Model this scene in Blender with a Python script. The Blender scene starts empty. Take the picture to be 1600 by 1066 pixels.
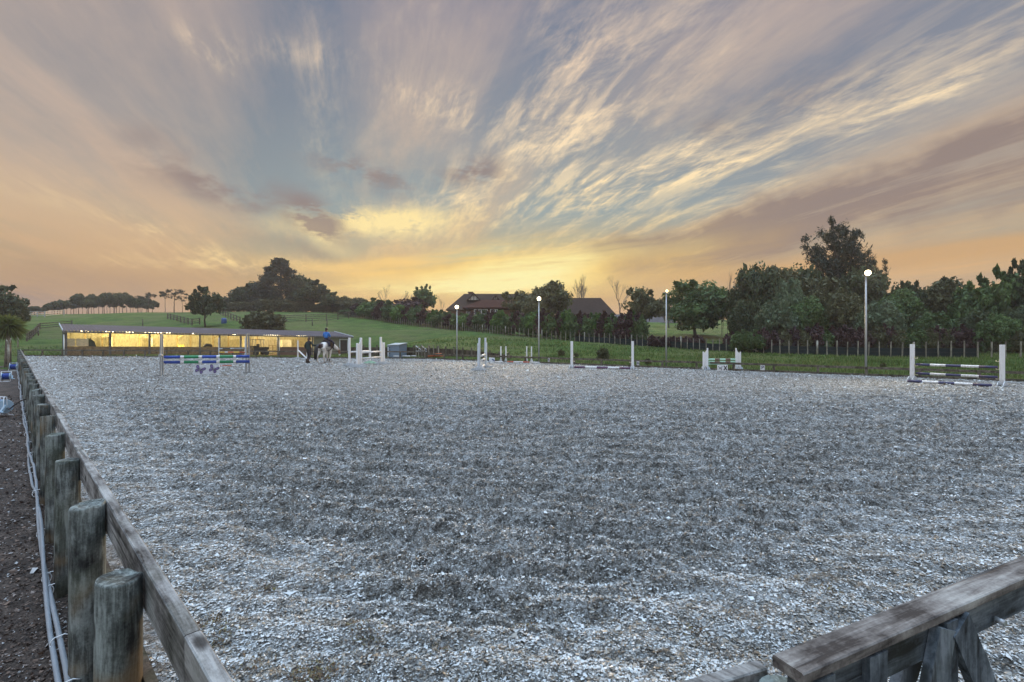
import bpy, math, random
import numpy as np
from mathutils import Vector, Matrix
R = math.radians
F, CX, HY, H = 755.0, 800.0, 525.0, 1.85          # focal length and horizon of the photograph (1600 px wide), eye height above the arena
SC = bpy.context.scene
COL = SC.collection
# ------------------------------------------------------------------ camera
cam = bpy.data.objects.new('camera', bpy.data.cameras.new('camera'))
COL.objects.link(cam); SC.camera = cam
cam.location = (0, 0, H); cam.rotation_euler = (R(90), 0, 0)
cam.data.sensor_width = 36; cam.data.lens = 36 * F / 1600
cam.data.shift_y = -8 / 1600
cam.data.clip_start = 0.05; cam.data.clip_end = 3000
# ------------------------------------------------------------------ exposure
SC.view_settings.view_transform = 'Standard'; SC.view_settings.look = 'None'
SC.view_settings.exposure = 0.0; SC.view_settings.gamma = 1.0
SC.render.film_transparent = False

# ------------------------------------------------------------------ node expression helper
class E:
    """tiny wrapper: arithmetic on sockets builds math nodes"""
    def __init__(s, t, sock): s.t = t; s.s = sock
    def _m(s, op, b=None, c=None, clamp=False):
        n = s.t.nodes.new('ShaderNodeMath'); n.operation = op; n.use_clamp = clamp
        for i, v in enumerate((s, b, c)):
            if v is None: continue
            if isinstance(v, E): s.t.links.new(v.s, n.inputs[i])
            else: n.inputs[i].default_value = v
        return E(s.t, n.outputs[0])
    def __add__(s, b): return s._m('ADD', b)
    __radd__ = __add__
    def __mul__(s, b): return s._m('MULTIPLY', b)
    __rmul__ = __mul__
    def __sub__(s, b): return s._m('SUBTRACT', b)
    def __rsub__(s, b): return (s * -1.0) + b
    def __truediv__(s, b): return s._m('DIVIDE', b)
    def pow(s, b): return s._m('POWER', b)
    def max(s, b): return s._m('MAXIMUM', b)
    def min(s, b): return s._m('MINIMUM', b)
    def clamp(s): return s._m('ADD', 0.0, clamp=True)
    def smooth(s, a, b):
        n = s.t.nodes.new('ShaderNodeMapRange'); n.interpolation_type = 'SMOOTHSTEP'
        s.t.links.new(s.s, n.inputs[0])
        lo, hi, o0, o1 = (a, b, 0, 1) if a < b else (b, a, 1, 0)
        n.inputs[1].default_value = lo; n.inputs[2].default_value = hi
        n.inputs[3].default_value = o0; n.inputs[4].default_value = o1
        return E(s.t, n.outputs[0])
class T:
    def __init__(s, tree): s.t = tree; s.n = tree.nodes; s.l = tree.links
    def node(s, typ, out=0, **kw):
        n = s.n.new(typ)
        for k, v in kw.items():
            if k.startswith('i_'):
                key = k[2:].replace('_', ' ')
                key = int(key) if key.isdigit() else key
                if isinstance(v, E): s.l.new(v.s, n.inputs[key])
                else: n.inputs[key].default_value = v
            else: setattr(n, k, v)
        return n, E(s.t, n.outputs[out])
    def coord(s, which='Object'):
        n = s.n.new('ShaderNodeTexCoord'); return E(s.t, n.outputs[which])
    def pos(s):
        n = s.n.new('ShaderNodeNewGeometry'); return E(s.t, n.outputs['Position'])
    def sep(s, v):
        n = s.n.new('ShaderNodeSeparateXYZ'); s.l.new(v.s, n.inputs[0]); return [E(s.t, o) for o in n.outputs]
    def comb(s, x, y, z):
        n = s.n.new('ShaderNodeCombineXYZ')
        for i, v in enumerate((x, y, z)):
            if isinstance(v, E): s.l.new(v.s, n.inputs[i])
            else: n.inputs[i].default_value = v
        return E(s.t, n.outputs[0])
    def noise(s, v, scale=1, detail=4, rough=0.5, dist=0, color=False, dim='3D'):
        n = s.n.new('ShaderNodeTexNoise'); n.noise_dimensions = dim
        if v is not None: s.l.new(v.s, n.inputs['Vector'])
        n.inputs['Scale'].default_value = scale; n.inputs['Detail'].default_value = detail
        n.inputs['Roughness'].default_value = rough; n.inputs['Distortion'].default_value = dist
        return E(s.t, n.outputs[1 if color else 0])
    def voro(s, v, scale=1, out=0, feature='F1', rnd=1.0):
        n = s.n.new('ShaderNodeTexVoronoi'); n.feature = feature
        s.l.new(v.s, n.inputs['Vector']); n.inputs['Scale'].default_value = scale; n.inputs['Randomness'].default_value = rnd
        return E(s.t, n.outputs[out])
    def scale(s, v, xyz):
        n = s.n.new('ShaderNodeVectorMath'); n.operation = 'MULTIPLY'; s.l.new(v.s, n.inputs[0]); n.inputs[1].default_value = xyz
        return E(s.t, n.outputs[0])
    def vadd(s, a, b):
        n = s.n.new('ShaderNodeVectorMath'); n.operation = 'ADD'; s.l.new(a.s, n.inputs[0])
        if isinstance(b, E): s.l.new(b.s, n.inputs[1])
        else: n.inputs[1].default_value = b
        return E(s.t, n.outputs[0])
    def ramp(s, v, stops, interp='LINEAR'):
        n = s.n.new('ShaderNodeValToRGB'); s.l.new(v.s, n.inputs[0]); n.color_ramp.interpolation = interp
        cr = n.color_ramp
        while len(cr.elements) < len(stops): cr.elements.new(0.5)
        for e, (p, c) in zip(cr.elements, stops):
            e.position = p; e.color = (*c, 1)
        return E(s.t, n.outputs[0])
    def mix(s, f, a, b, mode='MIX'):
        n = s.n.new('ShaderNodeMix'); n.data_type = 'RGBA'; n.blend_type = mode
        for i, v in ((0, f), (6, a), (7, b)):
            if isinstance(v, E): s.l.new(v.s, n.inputs[i])
            elif i == 0: n.inputs[0].default_value = v
            else: n.inputs[i].default_value = (*v, 1)
        return E(s.t, n.outputs[2])
    def attr(s, name):
        n = s.n.new('ShaderNodeAttribute'); n.attribute_name = name; return E(s.t, n.outputs['Fac'])

# ------------------------------------------------------------------ sky (world): dusk gradient and cirrus on a high cloud plane
def build_world():
    w = bpy.data.worlds.new('World'); SC.world = w; w.use_nodes = True
    nt = w.node_tree; nt.nodes.clear(); t = T(nt)
    d = t.coord('Generated')
    x, y, z = t.sep(d)
    az = x._m('ARCTAN2', y) * (180 / math.pi)
    el = z._m('ARCSINE') * (180 / math.pi)
    zz = z.max(0.0) + 0.10
    a0 = R(-17.5)
    s_ = (x * math.sin(a0) + y * math.cos(a0)) / zz
    t_ = (x * math.cos(a0) - y * math.sin(a0)) / zz
    P = t.comb(t_, s_, 0.0)
    warp = t.noise(P, 0.34, 2, 0.45, color=True)
    Pw = t.vadd(P, t.scale(t.vadd(warp, (-0.5, -0.5, -0.5)), (0.55, 1.1, 0)))
    fine = t.noise(P, 2.2, 3, 0.5, color=True)
    Pf = t.vadd(Pw, t.scale(t.vadd(fine, (-0.5, -0.5, -0.5)), (0.04, 0.30, 0)))
    Pw = t.vadd(Pw, t.scale(warp, (0.25, 0.0, 0)))
    n_big = t.noise(t.scale(Pw, (0.62, 0.14, 1)), 1.0, 5, 0.55)
    n_mid = t.noise(t.scale(Pf, (1.6, 0.30, 1)), 1.0, 7, 0.6)
    n_fine = t.noise(t.scale(Pf, (5.6, 1.55, 1)), 1.0, 8, 0.70)
    n_hair = t.noise(t.scale(t.vadd(P, t.scale(t.vadd(fine, (-0.5, -0.5, -0.5)), (0.035, 0.4, 0))), (9.0, 1.5, 1)), 1.0, 8, 0.66)
    n_lowf = t.noise(t.vadd(t.comb(az * 0.03, el * 0.42 - az * 0.035, 9.0), t.scale(fine, (0.3, 0.3, 0))), 1.0, 5, 0.6)
    rot = t.comb(t_ * 0.86 + s_ * 0.5, s_ * 0.86 - t_ * 0.5, 3.0)
    n_cross = t.noise(t.scale(t.vadd(rot, t.scale(fine, (0.05, 0.10, 0))), (3.2, 1.0, 1)), 1.0, 8, 0.70)
    puff = t.noise(t.comb(az * 0.075, el * 0.16, 0.0), 1.6, 7, 0.6)
    puff2 = t.noise(t.comb(az * 0.16, el * 0.42, 4.0), 1.5, 7, 0.62)
    wa = (t.noise(t.comb(az * 0.11, el * 0.15, 7.0), 1.0, 4, 0.55) - 0.5)
    wb = (t.noise(t.comb(az * 0.11, el * 0.15, 17.0), 1.0, 4, 0.55) - 0.5)

    def blob(px, py, rx, ry, rot=0.0, soft=1.0, warpk=1.0):
        u = (px - CX) / F; v = (HY - py) / F
        a_c = math.degrees(math.atan(u)); e_c = math.degrees(math.atan(v / math.sqrt(1 + u * u)))
        k = 57.3 / F * math.cos(math.atan(u))
        rx *= k * math.cos(R(a_c)) ** 0.3; ry *= k
        A = (az - a_c) + wa * (rx * 1.1 * warpk); B = (el - e_c) + wb * (ry * 1.6 * warpk)
        c, sn = math.cos(R(rot)), math.sin(R(rot))
        p = (A * c + B * sn) * (1 / rx); q = (B * c - A * sn) * (1 / ry)
        return (p * p + q * q)._m('POWER', soft)._m('MULTIPLY', -1.0)._m('EXPONENT')

    clear = t.ramp(el * (1 / 60), [(0.0, (0.55, 0.33, 0.15)), (0.07, (0.64, 0.41, 0.17)), (0.15, (0.47, 0.43, 0.28)),
                                   (0.24, (0.30, 0.37, 0.38)), (0.40, (0.215, 0.265, 0.325)), (0.62, (0.155, 0.19, 0.285)), (1.0, (0.15, 0.185, 0.30))])
    cloud = t.ramp(el * (1 / 60), [(0.0, (0.56, 0.32, 0.15)), (0.07, (0.70, 0.43, 0.19)), (0.18, (0.72, 0.50, 0.27)),
                                   (0.34, (0.60, 0.465, 0.355)), (0.55, (0.52, 0.41, 0.37)), (0.75, (0.45, 0.345, 0.335)), (1.0, (0.36, 0.30, 0.33))])
    left = az.smooth(-8, -42); right = az.smooth(6, 36); low = el.smooth(16, 0)
    clear = t.mix((left * low) * 0.8, clear, (0.33, 0.215, 0.155))
    cloud = t.mix((left * low) * 0.65, cloud, (0.47, 0.29, 0.165))
    clear = t.mix(right * 0.35, clear, (0.25, 0.235, 0.29))
    # cloud cover: broad fanning bands, broken into finer streaks
    cov = (n_big.smooth(0.38, 0.62) * 0.62 + n_mid.smooth(0.42, 0.64) * 0.42)
    cov = cov + (n_fine - 0.5) * 0.9 * n_mid.smooth(0.3, 0.6) + (n_hair - 0.5) * 0.35
    cov = (cov + blob(665, 90, 120, 260, -12) * 0.45 + blob(80, 330, 230, 60, -32) * 0.5 + blob(190, 240, 190, 30, -42) * 0.35
           + blob(1150, 60, 300, 140, 20) * 0.15 - blob(440, 200, 110, 170, -20) * 0.24 - blob(560, 300, 200, 50, 0) * 0.35 - blob(250, 120, 50, 150, 25) * 0.25
           - blob(1010, 335, 190, 22, 14) * 0.8 - blob(130, 150, 120, 60, -50) * 0.25 - blob(1480, 50, 190, 60, 25) * 0.45 - blob(1230, 130, 160, 22, 22) * 0.35).clamp()
    col = t.mix(cov, clear, cloud)
    col = t.mix(left * (el.smooth(3, 18)) * 0.58, col, t.mix(cov, (0.22, 0.225, 0.25), (0.44, 0.36, 0.33)))
    # bright, sunlit wisps
    wisp = (n_fine.smooth(0.46, 0.66) * 0.55 + n_cross.smooth(0.48, 0.66) * 0.50 + n_hair.smooth(0.48, 0.66) * 0.42)
    zone = (blob(980, 285, 230, 34, 9) * 1.35 + blob(870, 205, 110, 75, 28) * 0.85 + blob(1250, 205, 360, 60, 19) * 0.5 + blob(690, 165, 70, 22, -8) * 1.3
            + blob(1000, 110, 190, 80, 35) * 0.7 + blob(330, 78, 45, 18, -15) * 1.1 + blob(440, 78, 120, 16, 5) * 0.5 + blob(900, 60, 120, 60, 40) * 0.4
            + blob(230, 365, 150, 22, -20) * 0.6 + blob(720, 290, 90, 40, 38) * 0.65 + blob(900, 385, 260, 24, 12) * 0.7 + blob(1450, 140, 240, 14, 17) * 0.6
            + blob(500, 130, 30, 160, 5) * 0.25 + blob(640, 60, 70, 130, -25) * 0.3 + blob(330, 410, 160, 14, 4) * 0.5)
    wcol = t.ramp(el * (1 / 60), [(0.0, (0.95, 0.60, 0.22)), (0.16, (1.0, 0.77, 0.38)), (0.32, (1.0, 0.79, 0.50)), (0.5, (0.80, 0.62, 0.46)), (0.9, (0.62, 0.49, 0.44))])
    col = t.mix((zone * (wisp * 1.1 + 0.02)).clamp(), col, wcol)
    # dark bank low on the right, dusk haze low on the left
    bank = (blob(1400, 305, 560, 58, 13, 1.3) * 1.15 + blob(1090, 378, 300, 28, 13) * 1.1 + blob(520, 402, 120, 11, -12) * 0.55 + blob(40, 455, 260, 34, 0) * 0.8 + blob(1180, 190, 110, 36, 10) * 0.5)
    bank = (bank * (n_mid.smooth(0.34, 0.60) * 0.6 + n_hair.smooth(0.35, 0.65) * 0.35 + 0.12)).clamp()
    col = t.mix(bank * 0.88, col, (0.25, 0.195, 0.185))
    # warm layer under the bank
    warm = (blob(1350, 412, 420, 19, 2, 1.0, 0.4) + blob(1560, 378, 180, 14, 4) * 0.4).clamp()
    col = t.mix(warm * 0.75, col, (0.64, 0.37, 0.15))
    # glow of the hidden sun
    streak = n_lowf.smooth(0.34, 0.62)
    glow = blob(785, 432, 240, 38, 5, 1.0) * (streak * 0.8 + 0.42)
    col = t.mix((blob(300, 440, 330, 26, 0) * 0.35).clamp(), col, (0.42, 0.28, 0.17))
    col = t.mix((glow * 1.05).clamp(), col, (1.0, 0.60, 0.11))
    core = (blob(835, 418, 150, 20, 8, 1.0) * 0.95 + blob(740, 448, 170, 18, 2, 1.0) * 0.85) * (streak * 0.8 + 0.38)
    col = t.mix(core.clamp(), col, (1.0, 0.90, 0.42))
    col = t.mix((blob(640, 405, 150, 12, 8) * streak * 0.7 + blob(560, 425, 160, 9, -4) * 0.4).clamp(), col, (1.0, 0.66, 0.22))
    aqua = blob(720, 398, 90, 11, 8) * 0.4 * streak._m('SUBTRACT', 1.2)._m('ABSOLUTE')
    col = t.mix(aqua.clamp(), col, (0.52, 0.62, 0.42))
    # the bright low cloud left of centre
    b1 = (blob(590, 345, 120, 19, 6, 1.3) * (puff2.smooth(0.36, 0.50) * 0.75 + n_fine.smooth(0.42, 0.6) * 0.4) * 1.15 + blob(500, 366, 45, 14, -30) * 0.7 + blob(700, 358, 160, 20, 14) * 0.35 * wisp)
    col = t.mix((b1 * 1.0).clamp(), col, (1.0, 0.80, 0.38))
    # small dark scud
    dk = (blob(335, 292, 100, 26, -12) * puff.smooth(0.42, 0.58) * 1.1 + blob(490, 340, 50, 24, -28, 1.3) * puff2.smooth(0.34, 0.52) * 1.35
          + blob(745, 268, 45, 18, 10) * puff2.smooth(0.38, 0.56) * 1.0 + blob(575, 275, 70, 18, -12) * puff2.smooth(0.42, 0.60) * 0.9
          + blob(1110, 195, 26, 15, 0) * 0.4 + blob(225, 210, 32, 16, 0) * 0.4).clamp()
    col = t.mix(dk * 0.85, col, (0.28, 0.215, 0.20))
    # the sky behind and above the camera: clearer, brighter and bluer
    back = ((y * -1.0).smooth(-0.05, 0.75)) * 0.55
    up = el.smooth(46, 75)
    col = t.mix(((back + up)).clamp(), col, t.mix(el.smooth(0, 40), (0.60, 0.64, 0.72), (0.44, 0.61, 0.81)))
    boost = back * 1.0 + up * 6.0 + 1.0
    below = el.smooth(-0.5, -6)
    col = t.mix(below, col, (0.12, 0.11, 0.10))
    bg = nt.nodes.new('ShaderNodeBackground'); nt.links.new(col.s, bg.inputs[0]); nt.links.new(boost.s, bg.inputs[1])
    out = nt.nodes.new('ShaderNodeOutputWorld'); nt.links.new(bg.outputs[0], out.inputs[0])
    w.cycles.sampling_method = 'MANUAL'; w.cycles.sample_map_resolution = 1024
build_world()
# ------------------------------------------------------------------ sun: low behind the clouds ahead, weak and very soft
sun = bpy.data.lights.new('sun', 'SUN'); sun.energy = 3.0; sun.angle = R(16); sun.color = (1.0, 0.72, 0.42)
so = bpy.data.objects.new('sun', sun); COL.objects.link(so)
sdir = Vector((math.sin(R(-1)) * math.cos(R(9)), math.cos(R(-1)) * math.cos(R(9)), math.sin(R(9))))
so.rotation_euler = sdir.to_track_quat('Z', 'Y').to_euler()
# ------------------------------------------------------------------ points: pixel column/row of the photograph at a depth -> place in the world
def W(px, py, Y): return Vector(((px - CX) / F * Y, Y, H - (py - HY) / F * Y))
def G(px, py, z=0.0):
    Y = F * (H - z) / (py - HY); return Vector(((px - CX) / F * Y, Y, z))
rnd = random.Random(7)
rng = np.random.default_rng(11)
# ------------------------------------------------------------------ numpy noise
def _hash(ix, iy, seed):
    h = (ix.astype(np.int64) * 374761393 + iy.astype(np.int64) * 668265263 + seed * 974634777) & 0xffffffff
    h = ((h ^ (h >> 13)) * 1274126177) & 0xffffffff
    return ((h ^ (h >> 16)) & 0xffff) / 65535.0
def vnoise(x, y, seed=0):
    ix = np.floor(x); iy = np.floor(y); fx = x - ix; fy = y - iy
    fx = fx * fx * (3 - 2 * fx); fy = fy * fy * (3 - 2 * fy)
    a = _hash(ix, iy, seed); b = _hash(ix + 1, iy, seed); c = _hash(ix, iy + 1, seed); d = _hash(ix + 1, iy + 1, seed)
    return (a * (1 - fx) + b * fx) * (1 - fy) + (c * (1 - fx) + d * fx) * fy
def fbm(x, y, seed=0, o=4, g=0.5):
    v = 0; a = 1; s = 0
    for i in range(o):
        v = v + a * vnoise(x * 2 ** i + 17.3 * i, y * 2 ** i - 9.1 * i, seed + i); s += a; a *= g
    return v / s
# ------------------------------------------------------------------ scene-graph helpers
def tag(o, label=None, cat=None, group=None, kind=None):
    if label: o['label'] = label
    if cat: o['category'] = cat
    if group: o['group'] = group
    if kind: o['kind'] = kind
    return o
def thing(name, label, cat, loc=(0, 0, 0), rotz=0.0, group=None, scale=None):
    o = bpy.data.objects.new(name, None); COL.objects.link(o); o.location = loc; o.rotation_euler = (0, 0, rotz)
    o.empty_display_size = 0.2
    if scale: o.scale = scale
    return tag(o, label, cat, group)
def link_mesh(name, me, mat, parent=None, loc=None):
    for m in (mat if isinstance(mat, (list, tuple)) else [mat]): me.materials.append(m)
    o = bpy.data.objects.new(name, me); COL.objects.link(o)
    if parent is not None: o.parent = parent
    if loc is not None: o.location = loc
    return o
def copy_tree(o, parent=None):
    c = o.copy(); COL.objects.link(c)
    if parent is not None: c.parent = parent
    for ch in o.children: copy_tree(ch, c)
    return c
class MB:
    """collects shapes into one mesh"""
    def __init__(s): s.v = []; s.f = []; s.mi = []; s.sm = []
    def add(s, vs, fs, mi=0, smooth=False):
        b = len(s.v); s.v += [tuple(v) for v in vs]
        for f in fs: s.f.append(tuple(i + b for i in f)); s.mi.append(mi); s.sm.append(smooth)
        return s
    def box(s, c, size, rot=None, mi=0, taper=1.0):
        hx, hy, hz = size[0] / 2, size[1] / 2, size[2] / 2
        vs = []
        for z, k in ((-hz, 1), (hz, taper)):
            for x, y in ((-hx, -hy), (hx, -hy), (hx, hy), (-hx, hy)):
                v = Vector((x * k, y * k, z))
                if rot is not None: v = rot @ v
                vs.append(v + Vector(c))
        return s.add(vs, [(3, 2, 1, 0), (4, 5, 6, 7), (0, 1, 5, 4), (1, 2, 6, 5), (2, 3, 7, 6), (3, 0, 4, 7)], mi)
    def bar(s, a, b, w, h, mi=0, up=Vector((0, 0, 1)), bevel=0.0):
        a = Vector(a); b = Vector(b); d = (b - a); L = d.length; d.normalize()
        side = d.cross(up)
        if side.length < 1e-4: side = d.cross(Vector((1, 0, 0)))
        side.normalize(); u = side.cross(d)
        if bevel <= 0: prof = [(-w / 2, -h / 2), (w / 2, -h / 2), (w / 2, h / 2), (-w / 2, h / 2)]
        else:
            e = bevel; prof = [(-w / 2 + e, -h / 2), (w / 2 - e, -h / 2), (w / 2, -h / 2 + e), (w / 2, h / 2 - e), (w / 2 - e, h / 2), (-w / 2 + e, h / 2), (-w / 2, h / 2 - e), (-w / 2, -h / 2 + e)]
        n = len(prof)
        vs = [a + side * p + u * q for p, q in prof] + [b + side * p + u * q for p, q in prof]
        fs = [(i, (i + 1) % n, n + (i + 1) % n, n + i) for i in range(n)] + [tuple(range(n))[::-1], tuple(range(n, 2 * n))]
        return s.add(vs, fs, mi)
    def tube(s, pts, rs, n=8, mi=0, smooth=True, caps=True):
        pts = [Vector(p) for p in pts]
        if not isinstance(rs, (list, tuple)): rs = [rs] * len(pts)
        vs = []; prev = None
        for i, p in enumerate(pts):
            d = (pts[min(i + 1, len(pts) - 1)] - pts[max(i - 1, 0)]).normalized()
            if prev is None:
                s1 = d.cross(Vector((0, 0, 1)))
                if s1.length < 1e-3: s1 = d.cross(Vector((1, 0, 0)))
            else: s1 = prev - d * prev.dot(d)
            if s1.length < 1e-6: s1 = d.cross(Vector((0.3, 1, 0.2)))
            s1.normalize(); prev = s1; s2 = d.cross(s1)
            for k in range(n):
                a = 2 * math.pi * k / n; vs.append(p + (s1 * math.cos(a) + s2 * math.sin(a)) * rs[i])
        fs = []
        for i in range(len(pts) - 1):
            for k in range(n):
                fs.append((i * n + k, i * n + (k + 1) % n, (i + 1) * n + (k + 1) % n, (i + 1) * n + k))
        s.add(vs, fs, mi, smooth)
        if caps:
            b = len(s.v) - len(vs)
            s.f.append(tuple(b + k for k in range(n))[::-1]); s.f.append(tuple(b + (len(pts) - 1) * n + k for k in range(n)))
            s.mi += [mi, mi]; s.sm += [False, False]
        return s
    def poly(s, pts, t, mi=0):
        """prism: closed outline (list of points) pushed along vector t"""
        pts = [Vector(p) for p in pts]; n = len(pts); t = Vector(t)
        return s.add(pts + [p + t for p in pts], [tuple(range(n))[::-1], tuple(range(n, 2 * n))] + [(i, (i + 1) % n, n + (i + 1) % n, n + i) for i in range(n)], mi)
    def build(s, name, mat, parent=None, world=False, bevel=0.0):
        vs = s.v
        if world and parent is not None:
            m = (Matrix.Translation(parent.location) @ parent.rotation_euler.to_matrix().to_4x4()).inverted()
            vs = [tuple(m @ Vector(v)) for v in vs]
        me = bpy.data.meshes.new(name); me.from_pydata(vs, [], s.f)
        me.polygons.foreach_set('material_index', s.mi); me.polygons.foreach_set('use_smooth', s.sm)
        me.update()
        o = link_mesh(name, me, mat, parent)
        if bevel:
            b = o.modifiers.new('bevel', 'BEVEL'); b.width = bevel; b.segments = 2; b.limit_method = 'ANGLE'
        return o
def np_mesh(name, verts, faces_flat, nper, attrs=None, smooth=False):
    me = bpy.data.meshes.new(name)
    nv = len(verts); nf = len(faces_flat) // nper
    me.vertices.add(nv); me.vertices.foreach_set('co', np.ascontiguousarray(verts, dtype=np.float32).ravel())
    me.loops.add(nf * nper); me.loops.foreach_set('vertex_index', np.ascontiguousarray(faces_flat, dtype=np.int32))
    me.polygons.add(nf); me.polygons.foreach_set('loop_start', np.arange(0, nf * nper, nper, dtype=np.int32))
    me.polygons.foreach_set('loop_total', np.full(nf, nper, dtype=np.int32))
    me.polygons.foreach_set('use_smooth', np.full(nf, smooth, dtype=bool))
    for k, v in (attrs or {}).items():
        a = me.attributes.new(k, 'FLOAT', 'POINT'); a.data.foreach_set('value', np.ascontiguousarray(v, dtype=np.float32))
    me.update(calc_edges=True); me.validate()
    return me
# ------------------------------------------------------------------ materials
MATS = {}
def mat(name, fn=None, color=(0.5, 0.5, 0.5), rough=0.7, metal=0.0, spec=0.5, var=0.15, scale=6.0, bump=0.15):
    if name in MATS: return MATS[name]
    m = bpy.data.materials.new(name); m.use_nodes = True; MATS[name] = m
    nt = m.node_tree; b = nt.nodes['Principled BSDF']; t = T(nt)
    b.inputs['Roughness'].default_value = rough; b.inputs['Metallic'].default_value = metal
    b.inputs['Specular IOR Level'].default_value = spec
    if fn: fn(t, b)
    else:
        c = t.coord(); n = t.noise(c, scale, 6, 0.6); n2 = t.noise(c, scale * 7, 3, 0.6)
        f = ((n - 0.5) * 1.6 + (n2 - 0.5) * 0.6 + 0.5).clamp()
        cc = t.ramp(f, [(0.1, tuple(x * (1 - var * 1.6) for x in color)), (0.9, tuple(min(1, x * (1 + var)) for x in color))])
        nt.links.new(cc.s, b.inputs['Base Color'])
        rr = f * 0.2 + (rough - 0.1); nt.links.new(rr.s, b.inputs['Roughness'])
        if bump: add_bump(t, b, f, bump, 0.01)
    return m
def add_bump(t, b, h, strength=0.5, dist=0.02):
    n = t.n.new('ShaderNodeBump'); n.inputs['Strength'].default_value = strength; n.inputs['Distance'].default_value = dist
    t.l.new(h.s, n.inputs['Height']); t.l.new(n.outputs[0], b.inputs['Normal'])
def setc(t, b, c, key='Base Color'): t.l.new(c.s, b.inputs[key])

def m_arena(t, b):
    p = t.pos(); at = t.attr('track')
    n1 = t.noise(p, 38, 6, 0.72); n2 = t.noise(p, 9, 5, 0.65); n3 = t.noise(p, 0.9, 4, 0.55); n4 = t.noise(p, 110, 3, 0.7)
    v = t.voro(t.vadd(p, t.scale(t.noise(p, 14, 2, color=True), (0.06, 0.06, 0.06))), 34)
    f = ((n1 - 0.5) * 1.5 + (n2 - 0.5) * 1.0 + (n4 - 0.5) * 0.7 + 0.53 + (n3 - 0.5) * 0.3 + at * 0.06).clamp()
    c = t.ramp(f, [(0.10, (0.016, 0.016, 0.016)), (0.38, (0.06, 0.057, 0.05)), (0.56, (0.19, 0.185, 0.17)), (0.74, (0.40, 0.41, 0.41)), (0.95, (0.62, 0.65, 0.66))])
    c = t.mix(t.noise(p, 2.3, 4).smooth(0.5, 0.75) * 0.2, c, t.mix(f, (0.05, 0.04, 0.03), (0.42, 0.34, 0.24)))
    setc(t, b, c); add_bump(t, b, f * 0.7 + v * 0.6, 0.9, 0.03)
    b.inputs['Roughness'].default_value = 0.75
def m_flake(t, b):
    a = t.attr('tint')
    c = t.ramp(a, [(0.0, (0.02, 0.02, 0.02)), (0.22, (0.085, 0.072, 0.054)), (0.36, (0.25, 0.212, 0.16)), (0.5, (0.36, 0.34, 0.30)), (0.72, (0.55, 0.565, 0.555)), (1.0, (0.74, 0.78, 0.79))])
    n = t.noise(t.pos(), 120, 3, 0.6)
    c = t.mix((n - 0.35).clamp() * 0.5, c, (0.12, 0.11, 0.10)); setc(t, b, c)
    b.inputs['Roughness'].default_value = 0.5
def m_mulch(t, b):
    p = t.pos(); n = t.noise(p, 30, 6, 0.7); n2 = t.noise(p, 3, 4); v = t.voro(p, 26)
    f = ((n - 0.5) * 1.4 + (n2 - 0.5) * 0.8 + 0.45).clamp()
    c = t.ramp(f, [(0.15, (0.014, 0.010, 0.008)), (0.45, (0.05, 0.034, 0.026)), (0.7, (0.13, 0.095, 0.075)), (0.95, (0.30, 0.27, 0.25))]); setc(t, b, c)
    add_bump(t, b, f + v * 0.5, 0.9, 0.03)
def m_mulchflake(t, b):
    a = t.attr('tint')
    c = t.ramp(a, [(0.0, (0.012, 0.008, 0.006)), (0.4, (0.06, 0.036, 0.026)), (0.7, (0.17, 0.115, 0.085)), (0.9, (0.30, 0.26, 0.24)), (1.0, (0.42, 0.42, 0.42))]); setc(t, b, c)
def m_grass(t, b):
    p = t.pos(); n = t.noise(p, 0.35, 5, 0.6); n2 = t.noise(p, 3.5, 5, 0.65); n3 = t.noise(p, 22, 3, 0.7); n4 = t.noise(p, 0.08, 3)
    f = ((n - 0.5) * 1.1 + (n2 - 0.5) * 0.9 + (n3 - 0.5) * 0.7 + 0.5).clamp()
    c = t.ramp(f, [(0.1, (0.03, 0.05, 0.014)), (0.4, (0.07, 0.13, 0.026)), (0.65, (0.12, 0.19, 0.04)), (0.95, (0.23, 0.23, 0.085))])
    c = t.mix(n4.smooth(0.45, 0.65) * 0.55, c, (0.19, 0.175, 0.075)); c = t.mix(t.noise(t.scale(p, (0.5, 2.2, 1)), 0.4, 4, 0.6).smooth(0.52, 0.66) * 0.4, c, (0.045, 0.075, 0.02))
    c = t.mix(t.noise(p, 1.1, 5, 0.7).smooth(0.6, 0.72) * 0.6, c, (0.085, 0.062, 0.036))
    setc(t, b, c); add_bump(t, b, f, 1.0, 0.25); b.inputs['Roughness'].default_value = 0.9; b.inputs['Specular IOR Level'].default_value = 0.2
def m_blade(t, b):
    a = t.attr('tint'); c = t.ramp(a, [(0, (0.045, 0.075, 0.02)), (0.6, (0.12, 0.19, 0.042)), (1, (0.26, 0.24, 0.10))]); setc(t, b, c)
    b.inputs['Specular IOR Level'].default_value = 0.2
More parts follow.
